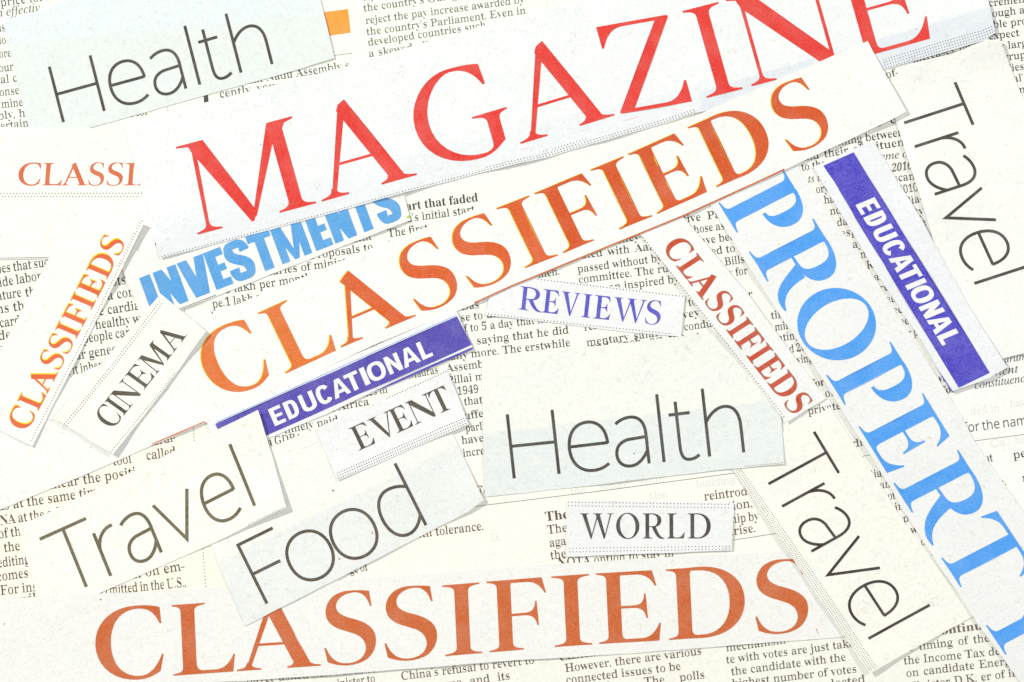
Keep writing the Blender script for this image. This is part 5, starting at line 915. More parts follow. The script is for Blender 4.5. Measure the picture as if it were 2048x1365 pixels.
TABLE = bpy.data.meshes.new('tabletop')
TABLE.from_pydata([(-0.6, -0.45, -0.0004), (0.6, -0.45, -0.0004), (0.6, 0.45, -0.0004), (-0.6, 0.45, -0.0004)], [], [(0, 1, 2, 3)])
table = bpy.data.objects.new('tabletop', TABLE)
tm, tnt, tb = node_mat('table_top')
tv = coords(tnt, 0.2)
tnt.links.new(mixc(tnt, noise(tnt, tv, 0.05, 4), (0.42, 0.40, 0.36), (0.55, 0.53, 0.49)), tb.inputs['Base Color'])
TABLE.materials.append(tm)
table['kind'] = 'structure'
table['label'] = 'plain pale tabletop under the newspaper pages'
scene.collection.objects.link(table)



def side_of(key, p, q):
    """Half-plane on the right-hand (lower) side of the line from p to q, in the sheet's own coordinates."""
    cx, cy = centre(OUT[key])
    L = math.hypot(q[0] - p[0], q[1] - p[1])
    nx, ny = (q[1] - p[1]) / L, (q[0] - p[0]) / L
    # layout: d = ((x-p.x) * -(dy) + (y-p.y) * dx) / L ; object x = x-cx, object y = cy-y
    return (-nx, -ny, -(cx - p[0]) * nx + (cy - p[1]) * ny)


BACK = {
    'health_b': [([side_of('health_b', (966, 868), (1561, 801))], (233, 240, 240))],
    'food': [([side_of('food', (440, 1124), (914, 890))], (237, 241, 240))],
    'magazine': [([side_of('magazine', (352, 452), (790, 350)), side_of('magazine', (795, 100), (795, 500))], (232, 237, 241)),
                 ([side_of('magazine', (1150, 230), (1400, 168)), side_of('magazine', (1403, 100), (1403, 500))], (238, 242, 245)),
                 ([side_of('magazine', (1380, 190), (1960, 20)), side_of('magazine', (1400, 500), (1400, 100))], (226, 232, 240))],
    'health_a': [([side_of('health_a', (640, 30), (100, 80))], (235, 243, 247))],
}
ROOT, AT = {}, {}
rng = random.Random(11)
for n_, (key, kind, poly, colour, label) in enumerate(SHEETS):
    AT[key] = centre(poly)
    mat = paper('newsprint_' + key, colour, seed=13.7 * n_ + 5, fibre=0.55 if kind == 'clip' else 0.3, cloud=0.30 if kind == 'clip' else 0.12,
                tint=(236, 241, 242) if kind == 'clip' else (240, 238, 220), back=BACK.get(key, ()))
    o = sheet_mesh('newspaper_page' if kind == 'page' else 'newspaper_clipping', key, cut_line(poly, 16 if kind == 'clip' else 24, 0.34 if kind == 'clip' else 0.15, rng),
                   mat, AT[key], 11.0 if kind == 'clip' else 26.0, 0.45)
    o['label'] = label
    o['category'] = 'newspaper page' if kind == 'page' else 'newspaper clipping'
    o['group'] = 'newspaper pages under the clippings' if kind == 'page' else 'clippings cut from newspapers'
    ROOT[key] = o


def lay(name, key, polys, mats, z=0.30, step=None, odd=False, fringe=None):
    """Print: a thin film of ink following its sheet."""
    V2, F = triangulate(polys, (), odd)
    if step and V2:
        X0, X1 = min(v[0] for v in V2), max(v[0] for v in V2)
        Y0, Y1 = min(v[1] for v in V2), max(v[1] for v in V2)
        ex = [(x, y) for x in np.arange(X0 + step / 2, X1, step).tolist() for y in np.arange(Y0 + step / 2, Y1, step).tolist()]
        V2, F = triangulate(polys, ex, odd)
    F = [list(reversed(f)) for f in F]
    V = [(x, y, surf(key, x, y) + z) for x, y in V2]
    mi = [0] * len(F)
    if fringe:
        dx, dy = fringe
        n = len(V)
        V = V + [(x + dx, y + dy, surf(key, x + dx, y + dy) + z - 0.15) for x, y in V2]
        F = F + [[i + n for i in f] for f in F]
        mi = mi + [1] * len(mi)
    if not F:
        return None
    return mesh_ob(name, V, F, mats, AT[key], ROOT[key], mi)
# ------------------------------------------------------------------ headlines
def headline(key, letters, U, base, style, s, h, mat, fringe=None, fringe_mat=None):
    for k, (ch, L, R) in enumerate(letters):
        q = letter_polys(ch, L, R, U, base, style, s, h)
        lay('letter', key, q, [mat[min(k, len(mat) - 1)] if isinstance(mat, list) else mat] + ([fringe_mat] if fringe_mat else []), 0.40, 12.0 if math.hypot(*U) > 60 else None, fringe=fringe)


def panel(name, key, poly, mat, z=0.26):
    return lay(name, key, [poly], [mat], z, 8.0)


RED = ink('red_ink', (236, 56, 46), 0.18)
ORANGE = ink('orange_ink', (228, 96, 26), 0.20)
ORANGE_LIGHT = ink('light_orange_ink', (236, 122, 50), 0.20)
ORANGE_DEEP = ink('deep_orange_ink', (220, 86, 22), 0.18)
BRICK = ink('brick_orange_ink', (214, 104, 42), 0.20)
PALE_ORANGE = ink('pale_orange_ink', (224, 112, 70), 0.14)
SIDE_ORANGE = ink('coral_orange_ink', (234, 104, 52), 0.14)
VERMILION = ink('vermilion_ink', (208, 76, 40), 0.16)
YELLOW = ink('yellow_ink', (250, 222, 20), 0.03)
SHADE = ink('grey_misprint_ink', (148, 138, 122), 0.05)
BLUE = ink('bright_blue_ink', (76, 166, 252), 0.18)
SKY = ink('sky_blue_ink', (88, 170, 234), 0.18)
VIOLET = ink('violet_ink', (68, 58, 208), 0.30)
MUTED_VIOLET = ink('muted_violet_ink', (86, 73, 188), 0.24)
REVIEW_BLUE = ink('review_blue_ink', (86, 84, 206), 0.20)
DARK = ink('dark_grey_ink', (72, 68, 60), 0.2)
OLIVE = ink('olive_brown_ink', (112, 102, 72), 0.28)
BROWN = ink('dark_brown_ink', (86, 78, 66), 0.2)
BLACKISH = ink('blackish_ink', (60, 47, 45), 0.12)
WARM_GREY = ink('warm_grey_ink', (76, 70, 66), 0.14)

U = (-49, -174)
base = [(396, 470), (561, 427), (644, 404), (764, 369), (833, 351), (1041, 289), (1159, 249), (1228, 232), (1241, 229), (1383, 204), (1413, 197), (1485, 178.5), (1504, 173), (1751, 109), (1864, 77)]
headline('magazine', [('M', (396, 470), (633, 406)), ('A', (644, 403), (834, 350)), ('G', (821, 225), (1016, 224)), ('A', (1041, 289), (1229, 231)),
                      ('Z', (1241, 229), (1384, 204)), ('I', (1413, 196), (1485, 178)), ('N', (1503, 173), (1697, 122)), ('E', (1713, 118), (1865, 76))], U, base, 'serif', .142, .030, RED)

U = (-58, -120)
base = [(400, 818), (572, 747.5), (672, 703), (683, 695.5), (831, 633), (1051, 537), (1115, 512), (1239, 460), (1303, 434), (1417, 383), (1433, 375.5), (1680, 268)]
headline('classified_big', [('C', (399.5, 721.5), (546, 750)), ('L', (572, 748), (677, 700)), ('A', (683, 695), (832, 632)), ('S', (826, 598), (916.5, 567)), ('S', (932, 553), (1024, 520)),
                            ('I', (1051, 537), (1116, 511)), ('F', (1127, 507), (1181.5, 368)), ('I', (1239, 459.5), (1304, 432)), ('E', (1314, 428), (1418, 383)),
                            ('D', (1433, 374.5), (1546, 294)), ('S', (1568.5, 278), (1658, 250))], U, base, 'serif', .205, .036, [ORANGE_LIGHT, ORANGE_LIGHT, ORANGE, ORANGE, ORANGE, ORANGE, ORANGE_DEEP], (-1.9, -0.3), YELLOW)

LOW = [('C', (191, 1288), (328, 1312)), ('L', (347.5, 1352), (470.5, 1311)), ('A', (474, 1342.5), (642, 1329)), ('S', (649, 1295), (752, 1273)), ('S', (769, 1283.5), (874, 1263)),
       ('I', (891, 1312), (965, 1304)), ('F', (979.5, 1304), (1092, 1182)), ('I', (1109, 1293), (1184.5, 1288.5)), ('E', (1198, 1287.5), (1322, 1252.5)),
       ('D', (1338, 1280), (1489, 1198)), ('S', (1510, 1232), (1616, 1218))]
ULOW = (-6.5, -141)
base = [(191, 1361), (347.5, 1351.5), (474, 1342.5), (641, 1331), (891, 1312), (964, 1306), (979, 1304.5), (1109, 1294), (1198, 1288), (1338, 1280), (1620, 1260)]
headline('classified_low', LOW, ULOW, base, 'serif', .195, .036, BRICK)

# the same setting at other sizes: how far along the line each letter begins and ends
SPAN = []
for ch, L, R in LOW:
    a, b_ = on_base(L, ULOW, base), on_base(R, ULOW, base)
    SPAN.append((ch, (a[0] - 191) / 1424, (b_[0] - 191) / 1424))
_a = SPAN[0][1]
_b = SPAN[-1][2]
SPAN = [(c, (x - _a) / (_b - _a), (y - _a) / (_b - _a)) for c, x, y in SPAN]


def along(p0, p1, spans):
    return [(c, (p0[0] + (p1[0] - p0[0]) * x, p0[1] + (p1[1] - p0[1]) * x), (p0[0] + (p1[0] - p0[0]) * y, p0[1] + (p1[1] - p0[1]) * y)) for c, x, y in spans]


headline('classified_side', along((55.5, 863.5), (254, 486), SPAN), (-42, -18), [(55.5, 863.5), (254, 486)], 'serif', .20, .04, SIDE_ORANGE, (-1.2, -2.5), YELLOW)
headline('classified_red', along((1322.5, 496), (1584.5, 831.6), SPAN), (41, -26.5), [(1322.5, 496), (1584.5, 831.6)], 'serif', .20, .04, VERMILION, (1.5, -0.9), SHADE)
headline('classi', [('C', (37.5, 350), (82, 352)), ('L', (84, 371), (124, 362)), ('A', (122, 371), (176, 371)), ('S', (177, 362), (208.5, 357)), ('S', (213.5, 362), (246, 357)),
                    ('I', (246.5, 371), (275, 371)), ('F', (273.5, 371), (313, 371))], (3.5, -44.5), [(30, 371.2), (330, 371.2)], 'serif', .19, .04, PALE_ORANGE)
_i = math.hypot(90, 114)
_d = (90 / _i, -114 / _i)
def _c(t):
    return (248 + _d[0] * t, 832 + _d[1] * t)
headline('cinema', [(c, _c(a), _c(b_)) for c, a, b_ in (('C', -35, -2), ('I', 0, 16), ('N', 17, 62), ('E', 66, 102), ('M', 105, 158), ('A', 160, 206))], (-38.5, -27.5), [_c(-40), _c(210)], 'serif', .15, .032, BROWN)
headline('event', [('E', (717.5, 902), (752, 886)), ('V', (733, 840), (779.5, 820)), ('E', (794, 866.5), (828, 852)), ('N', (831, 850), (856.5, 784.5)), ('T', (856, 792), (894, 783))],
         (-21, -44), [(717.5, 902), (899, 819)], 'serif', .16, .030, BROWN)
headline('reviews', [('R', (1036, 619), (1083, 624.5)), ('E', (1082, 624.5), (1120, 591)), ('V', (1123.5, 583), (1161.5, 588)), ('I', (1162, 634.5), (1180.5, 636.5)), ('E', (1185, 638), (1223, 603)),
                     ('W', (1228, 596), (1294, 601)), ('S', (1289.5, 639.5), (1321.5, 629))], (5, -46.5), [(1036, 619), (1083, 625), (1162, 634.5), (1219, 640.5), (1295, 648), (1330, 651)], 'serif', .165, .038, REVIEW_BLUE)
headline('world', [('W', (1159.5, 1027), (1227, 1026)), ('O', (1232, 1052), (1278.5, 1052)), ('R', (1285, 1077), (1328.5, 1077)), ('L', (1333, 1077), (1369, 1064)), ('D', (1375, 1077), (1421, 1052))],
         (0, -50), [(1150, 1077), (1430, 1077)], 'serif', .145, .030, WARM_GREY)
U = (130, -67)
base = [(1436.5, 406.5), (1470, 462), (1497, 505), (1531, 560), (1651, 751), (1687, 809), (1716, 854), (1776, 951), (1786, 967), (1822, 1024), (1882, 1118), (1924, 1181), (1974, 1256), (2007, 1306)]
headline('property', [('P', (1436.5, 406.5), (1568.5, 459)), ('R', (1496.5, 504.5), (1572, 622)), ('O', (1622, 591), (1722, 707)), ('P', (1651, 751), (1805, 799)), ('E', (1716, 853.5), (1881, 896)),
                      ('R', (1786, 966.5), (1865.5, 1091)), ('T', (1962, 1033), (1938.5, 1206)), ('Y', (1949, 1216), (2031, 1344))], U, base, 'serif', .20, .036, BLUE)

EDU = [('E', 0, .072), ('D', .09, .165), ('U', .186, .275), ('C', .288, .374), ('A', .381, .482), ('T', .474, .557), ('I', .573, .604), ('O', .61, .715), ('N', .727, .811), ('A', .820, .922), ('L', .934, 1)]
WHITE = paper('unprinted_newsprint', (248, 249, 248), 4.0, .3, .1)
panel('colour_bar', 'education_a', [(431, 848), (914, 633), (944, 690), (532, 872), (441, 870)], MUTED_VIOLET)
panel('colour_bar', 'education_a', [(732, 790), (840, 740), (945, 694.5), (946.6, 698.5), (802, 762.5)], MUTED_VIOLET)
headline('education_a', along((550.5, 853), (867, 711.5), EDU), (-14.5, -33.5), [(550.5, 853), (867, 711.5)], 'bold', .25, .185, WHITE)
panel('colour_bar', 'education_b', [(1646, 332), (1707, 305), (1978, 746), (1916, 776)], VIOLET)
panel('colour_bar', 'education_b', [(1868, 729), (1904, 782.5), (1901, 783.5)], VIOLET)
headline('education_b', along((1710, 411), (1883.5, 692), EDU), (38.5, -16), [(1710, 411), (1883.5, 692)], 'bold', .25, .185, WHITE)
def _v(a, b_):
    f = lambda x: (x, 581 - .39 * (x - 433))
    return f(a), f(b_)
headline('invest', [(c, *_v(a, b_)) for c, a, b_ in (('I', 306, 327), ('N', 333, 378), ('V', 380.5, 433), ('E', 433.5, 467.5), ('S', 468.5, 517), ('T', 517.5, 563), ('M', 565.5, 625), ('E', 633, 667), ('N', 671, 715), ('T', 715, 762), ('S', 762.5, 808))],
         (-27, -73.5), [_v(250, 850)[0], _v(250, 850)[1]], 'bold', .26, .20, SKY)

headline('health_a', [('H', (127.5, 245), (209, 222.5)), ('e', (219, 165), (299, 192.5)), ('a', (309, 165), (372, 177.5)), ('l', (398, 170), (402, 170)), ('t', (397, 86), (464, 149)), ('h', (482.5, 146), (544.5, 129))],
         (-28.5, -111), [(127.5, 245), (209, 222.5), (372, 178), (400, 170), (482.5, 146), (544.5, 129)], 'light', 5.9, 0, DARK)
headline('health_b', [('H', (1028.5, 957), (1118, 948)), ('e', (1138, 891.5), (1215.5, 889)), ('a', (1233, 905), (1298, 927)), ('l', (1326, 925), (1330, 924)), ('t', (1337, 831.5), (1399, 912)), ('h', (1419, 913.5), (1487, 905))],
         (-14, -128), [(1028.5, 957), (1118, 948), (1298, 927), (1328, 924.5), (1487, 905)], 'light', 6.2, 0, DARK)
headline('travel_a', [('T', (80, 1078.5), (172.5, 1037.5)), ('r', (222, 1152), (225, 1052)), ('a', (257, 1098), (323, 1105)), ('v', (306, 1010), (374, 977)), ('e', (400, 989), (484, 1018)), ('l', (508, 1012), (512, 1010))],
         (-47, -116), [(173, 1174), (222, 1152), (323, 1105), (375, 1080), (510, 1011.5)], 'light', 6.6, 0, OLIVE)
headline('travel_b', [('T', (1911.5, 164.5), (1946, 250)), ('r', (1828, 294.5), (1929, 298)), ('a', (1868, 327), (1868, 389.5)), ('v', (1964, 376), (1995, 439)), ('e', (1950, 467), (1987, 528.5)), ('l', (1947, 566), (1948.5, 569))],
         (120, -39), [(1808.5, 249), (1828, 294.5), (1868, 389.5), (1890, 440), (1948, 567)], 'light', 6.0, 0, WARM_GREY)
headline('travel_c', [('T', (1626.5, 864.5), (1678, 946)), ('r', (1563.5, 1013), (1668.5, 998)), ('a', (1622, 1037), (1622, 1102.5)), ('v', (1718.5, 1072), (1761, 1135)), ('e', (1716, 1177), (1768, 1231)), ('l', (1734.5, 1275), (1737, 1279))],
         (116, -63), [(1537, 969), (1563.5, 1013), (1622, 1102.5), (1655, 1153), (1736, 1277)], 'light', 5.6, 0, BLACKISH)
headline('food', [('F', (534.5, 1207), (547, 1059)), ('o', (581, 1132), (661, 1092)), ('o', (670.5, 1093.5), (750.5, 1053.5)), ('d', (762, 1033), (852, 1050.5))],
         (-58.5, -116.5), [(534.5, 1207), (852, 1050.5)], 'light', 6.3, 0, BROWN)

# ------------------------------------------------------------------ rules, dots, blocks
DOTINK = ink('dot_ink', (66, 64, 56), 0.1)
HAIR = ink('hairline_ink', (96, 84, 74), 0.1)
ORANGE_BLOCK = ink('orange_block_ink', (255, 166, 66), 0.08)


def dots(key, pts, gap, r, skip=0.0, mat=None):
    """A dotted rule along a polyline."""
    q = []
    rest = 0.0
    for (x0, y0), (x1, y1) in zip(pts, pts[1:]):
        L = math.hypot(x1 - x0, y1 - y0)
        t = rest
        while t < L:
            if rng.random() >= skip:
                x, y = x0 + (x1 - x0) * t / L, y0 + (y1 - y0) * t / L
                q.append([(x + 0.93 * r * math.cos(a * math.pi / 3), y + 0.93 * r * math.sin(a * math.pi / 3)) for a in range(6)])
            t += gap
        rest = t - L
    lay('dotted_rule', key, q, [mat or DOTINK], 0.32)


def rule(key, pts, w, mat=None):
    lay('rule_line', key, ribbon(resample(pts, 9.0), w), [mat or HAIR], 0.36)


def shift(pts, dx, dy):
    return [(x + dx, y + dy) for x, y in pts]


TEAL_DOT = ink('teal_dot_ink', (120, 136, 122), 0.1)
dots('classi', [(-30, 387.5), (284, 387)], 6.4, 1.35, 0, TEAL_DOT)
dots('classi', [(-27, 393.5), (286, 394)], 6.4, 1.35, 0, TEAL_DOT)
edge = [(325, 513.5), (500, 467.5), (650, 427.5), (802, 384.5), (975, 339.5), (1024, 327.5), (1090, 313.5), (1180, 286.5), (1336, 242.5), (1392, 223.5)]
dots('magazine', edge, 6.3, 1.25)
dots('magazine', shift(edge[4:], -1, -4.5), 6.3, 1.2)
dots('magazine', shift(edge[6:8], -3, -9), 6.3, 1.1, .1)
edge = [(1771, 136), (1880, 103), (1971, 77), (1988, 68)]
for k in range(4):
    dots('magazine', shift(edge[:-1] + [(1992 - k, 68)], -1.5 * k, -5.2 * k), 5.6, 1.15)
dots('classified_side', [(286, 443), (176, 663), (62, 884)], 6.0, 1.15)
dots('classified_side', [(280, 446), (236, 535)], 6.0, 1.05, .1)
dots('cinema', [(131, 848), (224, 731), (322, 601)], 5.4, 1.15)
dots('cinema', [(135, 851), (228, 734), (327, 605)], 5.4, 1.15)
dots('cinema', [(224, 903), (328, 776), (352, 744)], 5.0, 1.1)
dots('event', [(892, 743.5), (770, 799)], 5.6, 1.2)
for k in range(3):
    dots('event', shift([(678, 957), (800, 904), (934, 846)], -1.6 * k, -5.2 * k), 5.2, 1.25)
dots('classified_red', [(1286, 476), (1384, 600), (1484, 727), (1571, 838)], 6.4, 1.3)
for k in range(4):
    dots('travel_c', shift([(1462, 936), (1603, 1138), (1738, 1340)], 5.0 * k, -1.2 * k), 4.2, 1.0)
dots('reviews', [(1076, 559), (1230, 577.5), (1366, 593.5)], 6.6, 1.25)
dots('reviews', [(977, 628), (1060, 638), (1169, 650.5), (1340, 668)], 6.6, 1.25)
for y in (1004.5, 1011.5):
    dots('world', [(1137, y), (1462, y + 4.5)], 6.8, 1.15)
for y in (1096.5, 1104):
    dots('world', [(1139, y), (1459, y - 4 if y < 1100 else y - 6)], 6.8, 1.15)
dots('health_b', [(1490, 932.5), (1566, 925.5)], 3.4, 0.9)
dots('travel_a', [(498, 1049), (572, 1012)], 3.6, 0.95)
dots('cream', [(386, 850), (391, 900)], 6.2, 1.25)
dots('cream', [(405, 1085), (413, 1190)], 6.8, 1.25)
dots('top', [(335, 205), (336, 232)], 5.8, 1.2)
dots('centre', [(369, 612), (371, 646)], 5.8, 1.1)
panel('colour_block', 'top', [(640, 26), (696, 18.5), (701.5, 66), (650, 73.5)], ORANGE_BLOCK)
panel('black_bar', 'top', [(406, 176), (415, 174), (418, 212), (409, 213)], DOTINK)
rule('top', [(640, 115), (705, 107)], 0.8)
rule('lower', [(850, 1026), (944, 1014), (1024, 1004), (1200, 982.5), (1465, 947), (1480, 945)], 1.0)
rule('lower', [(1440, 1084), (1466, 1080.5), (1560, 1066)], 1.0)
rule('right', [(1935, 884), (2050, 869), (2100, 862)], 0.9)
rule('under', [(1715, 914), (1745, 910)], 0.9)
rule('classi', [(-40, 517.4), (98, 515.4)], 0.9)
rule('classified_big', [(949, 606.3), (1024, 572.2), (1366, 432.2), (1535, 355.2), (1568, 339.3)], 3.2, BRICK)
rule('classified_big', [(305, 888.5), (410, 843.5)], 2.2, ORANGE)
rule('classified_big', [(500, 803.5), (545, 783)], 1.6, ORANGE)
rule('invest', [(357, 619.5), (432, 590.5)], 1.2)
rule('education_a', [(434, 844.5), (913, 631)], 1.0, SKY)

# spots and smudges
SPOT = ink('rust_spot_ink', (212, 140, 70), 0.1)
GREY_SPOT = ink('grey_spot_ink', (150, 146, 136), 0.2)
GREEN = ink('green_print_ink', (160, 224, 40), 0.1)
PINK = ink('pink_smudge_ink', (250, 222, 222), 0.1)


def spot(key, x, y, r, mat, sy=1.0, ang=0.0):
    c, s_ = math.cos(ang), math.sin(ang)
    q = []
    for k in range(9):
        t = 2 * math.pi * k / 9
        w = r * (0.8 + 0.35 * rng.random())
        u, v = w * math.cos(t), w * sy * math.sin(t)
        q.append((x + u * c - v * s_, y + u * s_ + v * c))
    lay('ink_spot', key, [q], [mat], 0.30)


spot('food', 679, 1117.5, 2.2, SPOT)
spot('food', 666.5, 981.5, 2.3, GREY_SPOT)
spot('food', 745, 1066, 5, SPOT, .2, 1.0)
spot('classified_low', 9, 1248, 2.6, GREY_SPOT, .4, -1.0)
spot('classified_low', 202, 1199, 2.0, GREY_SPOT)
spot('classified_low', 1634, 1262, 7, SPOT, .12, 1.2)
spot('classified_big', 1109, 418, 2.0, GREY_SPOT)
spot('classified_big', 182, 895, 2.0, SPOT, .5, 1.0)
spot('health_b', 1268, 907, 2.2, GREY_SPOT, .5, -.6)
spot('magazine', 1832, 59.5, 1.3, GREY_SPOT)
spot('magazine', 522, 290, 1.3, GREY_SPOT)
spot('travel_b', 1974, 193, 1.2, GREY_SPOT)
spot('education_b', 1841, 576, 1.6, SPOT)
spot('event', 674, 899, 1.0, GREY_SPOT)
lay('print_corner', 'invest', [[(812, 437.5), (818, 430), (820.5, 436)]], [GREEN], 0.30)
for x, y, r in ((1256, 240, 12), (1268, 236, 10), (1350, 219, 9), (1049, 298, 10), (1168, 261, 8)):
    spot('magazine', x, y, r, PINK, .10, -.24)
rule('food', [(604, 899), (640, 882)], 0.7, PINK)

# ------------------------------------------------------------------ body text
def _poly_disc(cx, cy, r, n=10):
    return [(cx + r * math.cos(2 * math.pi * k / n), cy + r * math.sin(2 * math.pi * k / n)) for k in range(n)]


EXTRA = {'.': (64, [_poly_disc(30, 17, 19)]),
         ',': (64, [_poly_disc(30, 17, 19), [(38, 2), (49, 16), (44, -14), (22, -38), (18, -33), (34, -12)]]),
         '\u2019': (60, [_poly_disc(28, 214, 18), [(36, 200), (46, 214), (42, 186), (22, 162), (18, 167), (32, 187)]]),
         '-': (92, [[(8, 62), (82, 62), (82, 84), (8, 84)]])}
THIN = {'r': 10.0, 'b': -0.5, 'i': 0.0, 's': 3.5}
_glyphs = {}


def body_glyph(st, ch):
    k = (st, ch)
    if k in _glyphs:
        return _glyphs[k]
    if ch in EXTRA:
        adv, cs = EXTRA[ch]
        V, F = triangulate(cs, eps=1e-3)
        _glyphs[k] = (adv, V, F)
        return _glyphs[k]
    src = st if ch in TYPE.get(st, ()) else 'b'
    a, rest = TYPE[src][ch].split('|')
    cs = [[tuple(float(t) for t in p.split(',')) for p in c.split(' ')] for c in rest.split('/')]
    big = max(cs, key=lambda c: abs(_area(c)))
    sg = 1 if _area(big) > 0 else -1
    d = THIN[st] if src == st or st == 'r' else 3.5
    out = []
    for c in cs:
        n = len(c)
        o = []
        for i in range(n):
            p, q, r = c[i - 1], c[i], c[(i + 1) % n]
            e1, e2 = Vector((q[0] - p[0], q[1] - p[1])), Vector((r[0] - q[0], r[1] - q[1]))
            e1.normalize()
            e2.normalize()
            nn = Vector((e1.y + e2.y, -e1.x - e2.x)) * sg
            if nn.length > 1e-6:
                nn.normalize()
            x = q[0] - d * nn.x * abs(nn.x) ** 3
            if st == 'i' and src == 'b':
                x += 0.22 * q[1]
            o.append((x, q[1] + (2.6 if st == 'r' else 0.0) * nn.y * abs(nn.y)))
        out.append(o)
    V, F = triangulate(out, (), True, 1e-3)
    _glyphs[k] = (float(a) - d * 0.8, V, F)
    return _glyphs[k]


def text_line(key, s, x0, y0, x1, y1, xh, mat, st='r'):
    """One line of print from (x0, y0) to (x1, y1), word spaces stretched to fit as in a justified column."""
    L = math.hypot(x1 - x0, y1 - y0)
    d = ((x1 - x0) / L, (y1 - y0) / L)
    up = (d[1], -d[0])
    k = xh / 157.0
    SP = 84.0
    wch = sum(body_glyph(st, c)[0] for c in s if c != ' ')
    ns = s.count(' ')
    kx = L / (wch + SP * ns)
    if ns:
        kx2 = min(max(kx, 0.92 * k), 1.10 * k)
        sp = (L - wch * kx2) / ns / kx2
        if sp < 66:
            kx2 = L / (wch + 66 * ns)
            sp = 66
        kx = kx2
    else:
        sp = SP
    V, F = [], []
    x = 0.0
    for c in s:
        if c == ' ':
            x += sp * kx
            continue
        a, gv, gf = body_glyph(st, c)
        n = len(V)
        for px, py in gv:
            u, w = x + px * kx, py * k
            X, Y = x0 + d[0] * u + up[0] * w, y0 + d[1] * u + up[1] * w
            V.append((X, Y, surf(key, X, Y) + 0.32))
        F += [[i + n for i in f] for f in gf]
        x += a * kx
    mesh_ob('text_line', V, F, [mat], AT[key], ROOT[key])


def column(key, xh, mat, lines):
    for ln in lines:
        st = ln[5] if len(ln) > 5 else 'r'
        xx = ln[6] if len(ln) > 6 else xh
        text_line(key, ln[0], *ln[1:5], xx, mat, st)


T_TEAL = ink('body_ink_grey', (98, 108, 98), 0.12)
T_DARK = ink('body_ink_dark', (76, 73, 62), 0.12)
T_BROWN = ink('body_ink_brown', (104, 78, 62), 0.12)
T_BLACK = ink('body_ink_black', (72, 57, 54), 0.12)
T_CHAR = ink('body_ink_charcoal', (62, 57, 54), 0.12)
T_GHOST = ink('body_ink_ghost', (241, 240, 232), 0.05)

column('top', 11.5, T_TEAL, [
    ('price for ke', 1, 13.5, 118, -2), ('n effectiv', -5, 35, 82, 22.5, 'i'), ('onus', -25, 67, 11, 62.5), ('halo', -22, 92, 13, 87.5), ('more', -16, 118, 23, 113.5), ('four', -8, 146, 28, 141),
    ('final co', -26, 171, 47, 162), ('consent', -10, 194, 58, 186), ('mined', 3, 217, 58, 211), ('ably, he', -16, 242, 62, 232.5), ('certain', -8, 262, 58, 253.5),
    ('ss for', 251, 236, 298, 229.5), ('Tamil Nadu Assembly s', 468, 172.5, 700, 138.5), ('cently, you', 439, 196.5, 552, 179.5)])
column('top', 10.3, ink('body_ink_pale', (112, 124, 112), 0.12), [
    ('toyed', 725, 2, 772, -5), ('the country\u2019s Odinga', 727, 24, 926, -4), ('reject the pay increase awarded by', 731, 49, 1049, 6),
    ('the country\u2019s Parliament. Even in', 733, 71.5, 1052, 28), ('developed countries such', 736, 92.5, 973, 57), ('a skewed allo', 737.5, 115, 870, 95)])
column('under', 10.3, T_CHAR, [
    ('crements to', 1977, 14, 2092, 0), ('ough a few', 1984, 35, 2088, 22), ('ble proposal', 1986, 57, 2106, 43), ('expect', 1977, 80, 2039, 72.5), ('r larger', 2000, 100, 2074, 91),
    ('rrupt or', 2008, 122, 2086, 112), ('lies and', 2017, 144, 2090, 134), ('al\u2019s po', 2026, 165, 2086, 157), ('n of', 2038, 187, 2078, 182),
    ('increases, bu', 1826, 126, 1942, 98), ('of-', 1772, 157, 1798, 151)])
column('under', 10.8, T_BLACK, [
    ('seen c', 1716, 263, 1792, 246, 'b'), ('coming between', 1655, 295, 1808, 271.5), ('stituency', 1732, 303, 1832, 288), ('eme of', 1762, 321.5, 1824, 313.5, 'i'), ('2016', 1783, 344.5, 1824, 338.5, 'i'),
    ('and their of', 1600, 323.5, 1726, 303), ('to the', 1603, 342.5, 1652, 334), ('ts un', 1617, 366, 1658, 360, 'i'), ('ory', 1632, 387, 1657, 383.5), ('has, a', 1648, 408, 1698, 401), ('nder', 1660, 430.5, 1702, 424),
    ('dary', 1674, 453, 1714, 447), ('espec', 1682, 474.5, 1734, 467), ('ayin', 1705, 497, 1744, 491), ('mis', 1721, 517, 1753, 512), ('Rep', 1733, 538.5, 1768, 533), ('ard', 1748, 562, 1780, 557), ('rect', 1759, 584, 1794, 578.5),
    ('east', 1773, 606.5, 1808, 601), ('ecti', 1786, 628.5, 1820, 623), ('eer', 1799, 651, 1828, 647), ('r pa', 1816, 674, 1846, 669),
    ('scand', 1787, 364.5, 1842, 358), ('2010,', 1797, 388, 1840, 382), ('lia-', 1817, 409.5, 1846, 403.5), ('ity', 1822, 433, 1848, 428.5), ('he', 1832, 455, 1853, 451), ('in', 1908, 566, 1928, 563),
    ('were', 1872, 766, 1912, 760), ('before', 1866, 792, 1920, 783, 'b')])
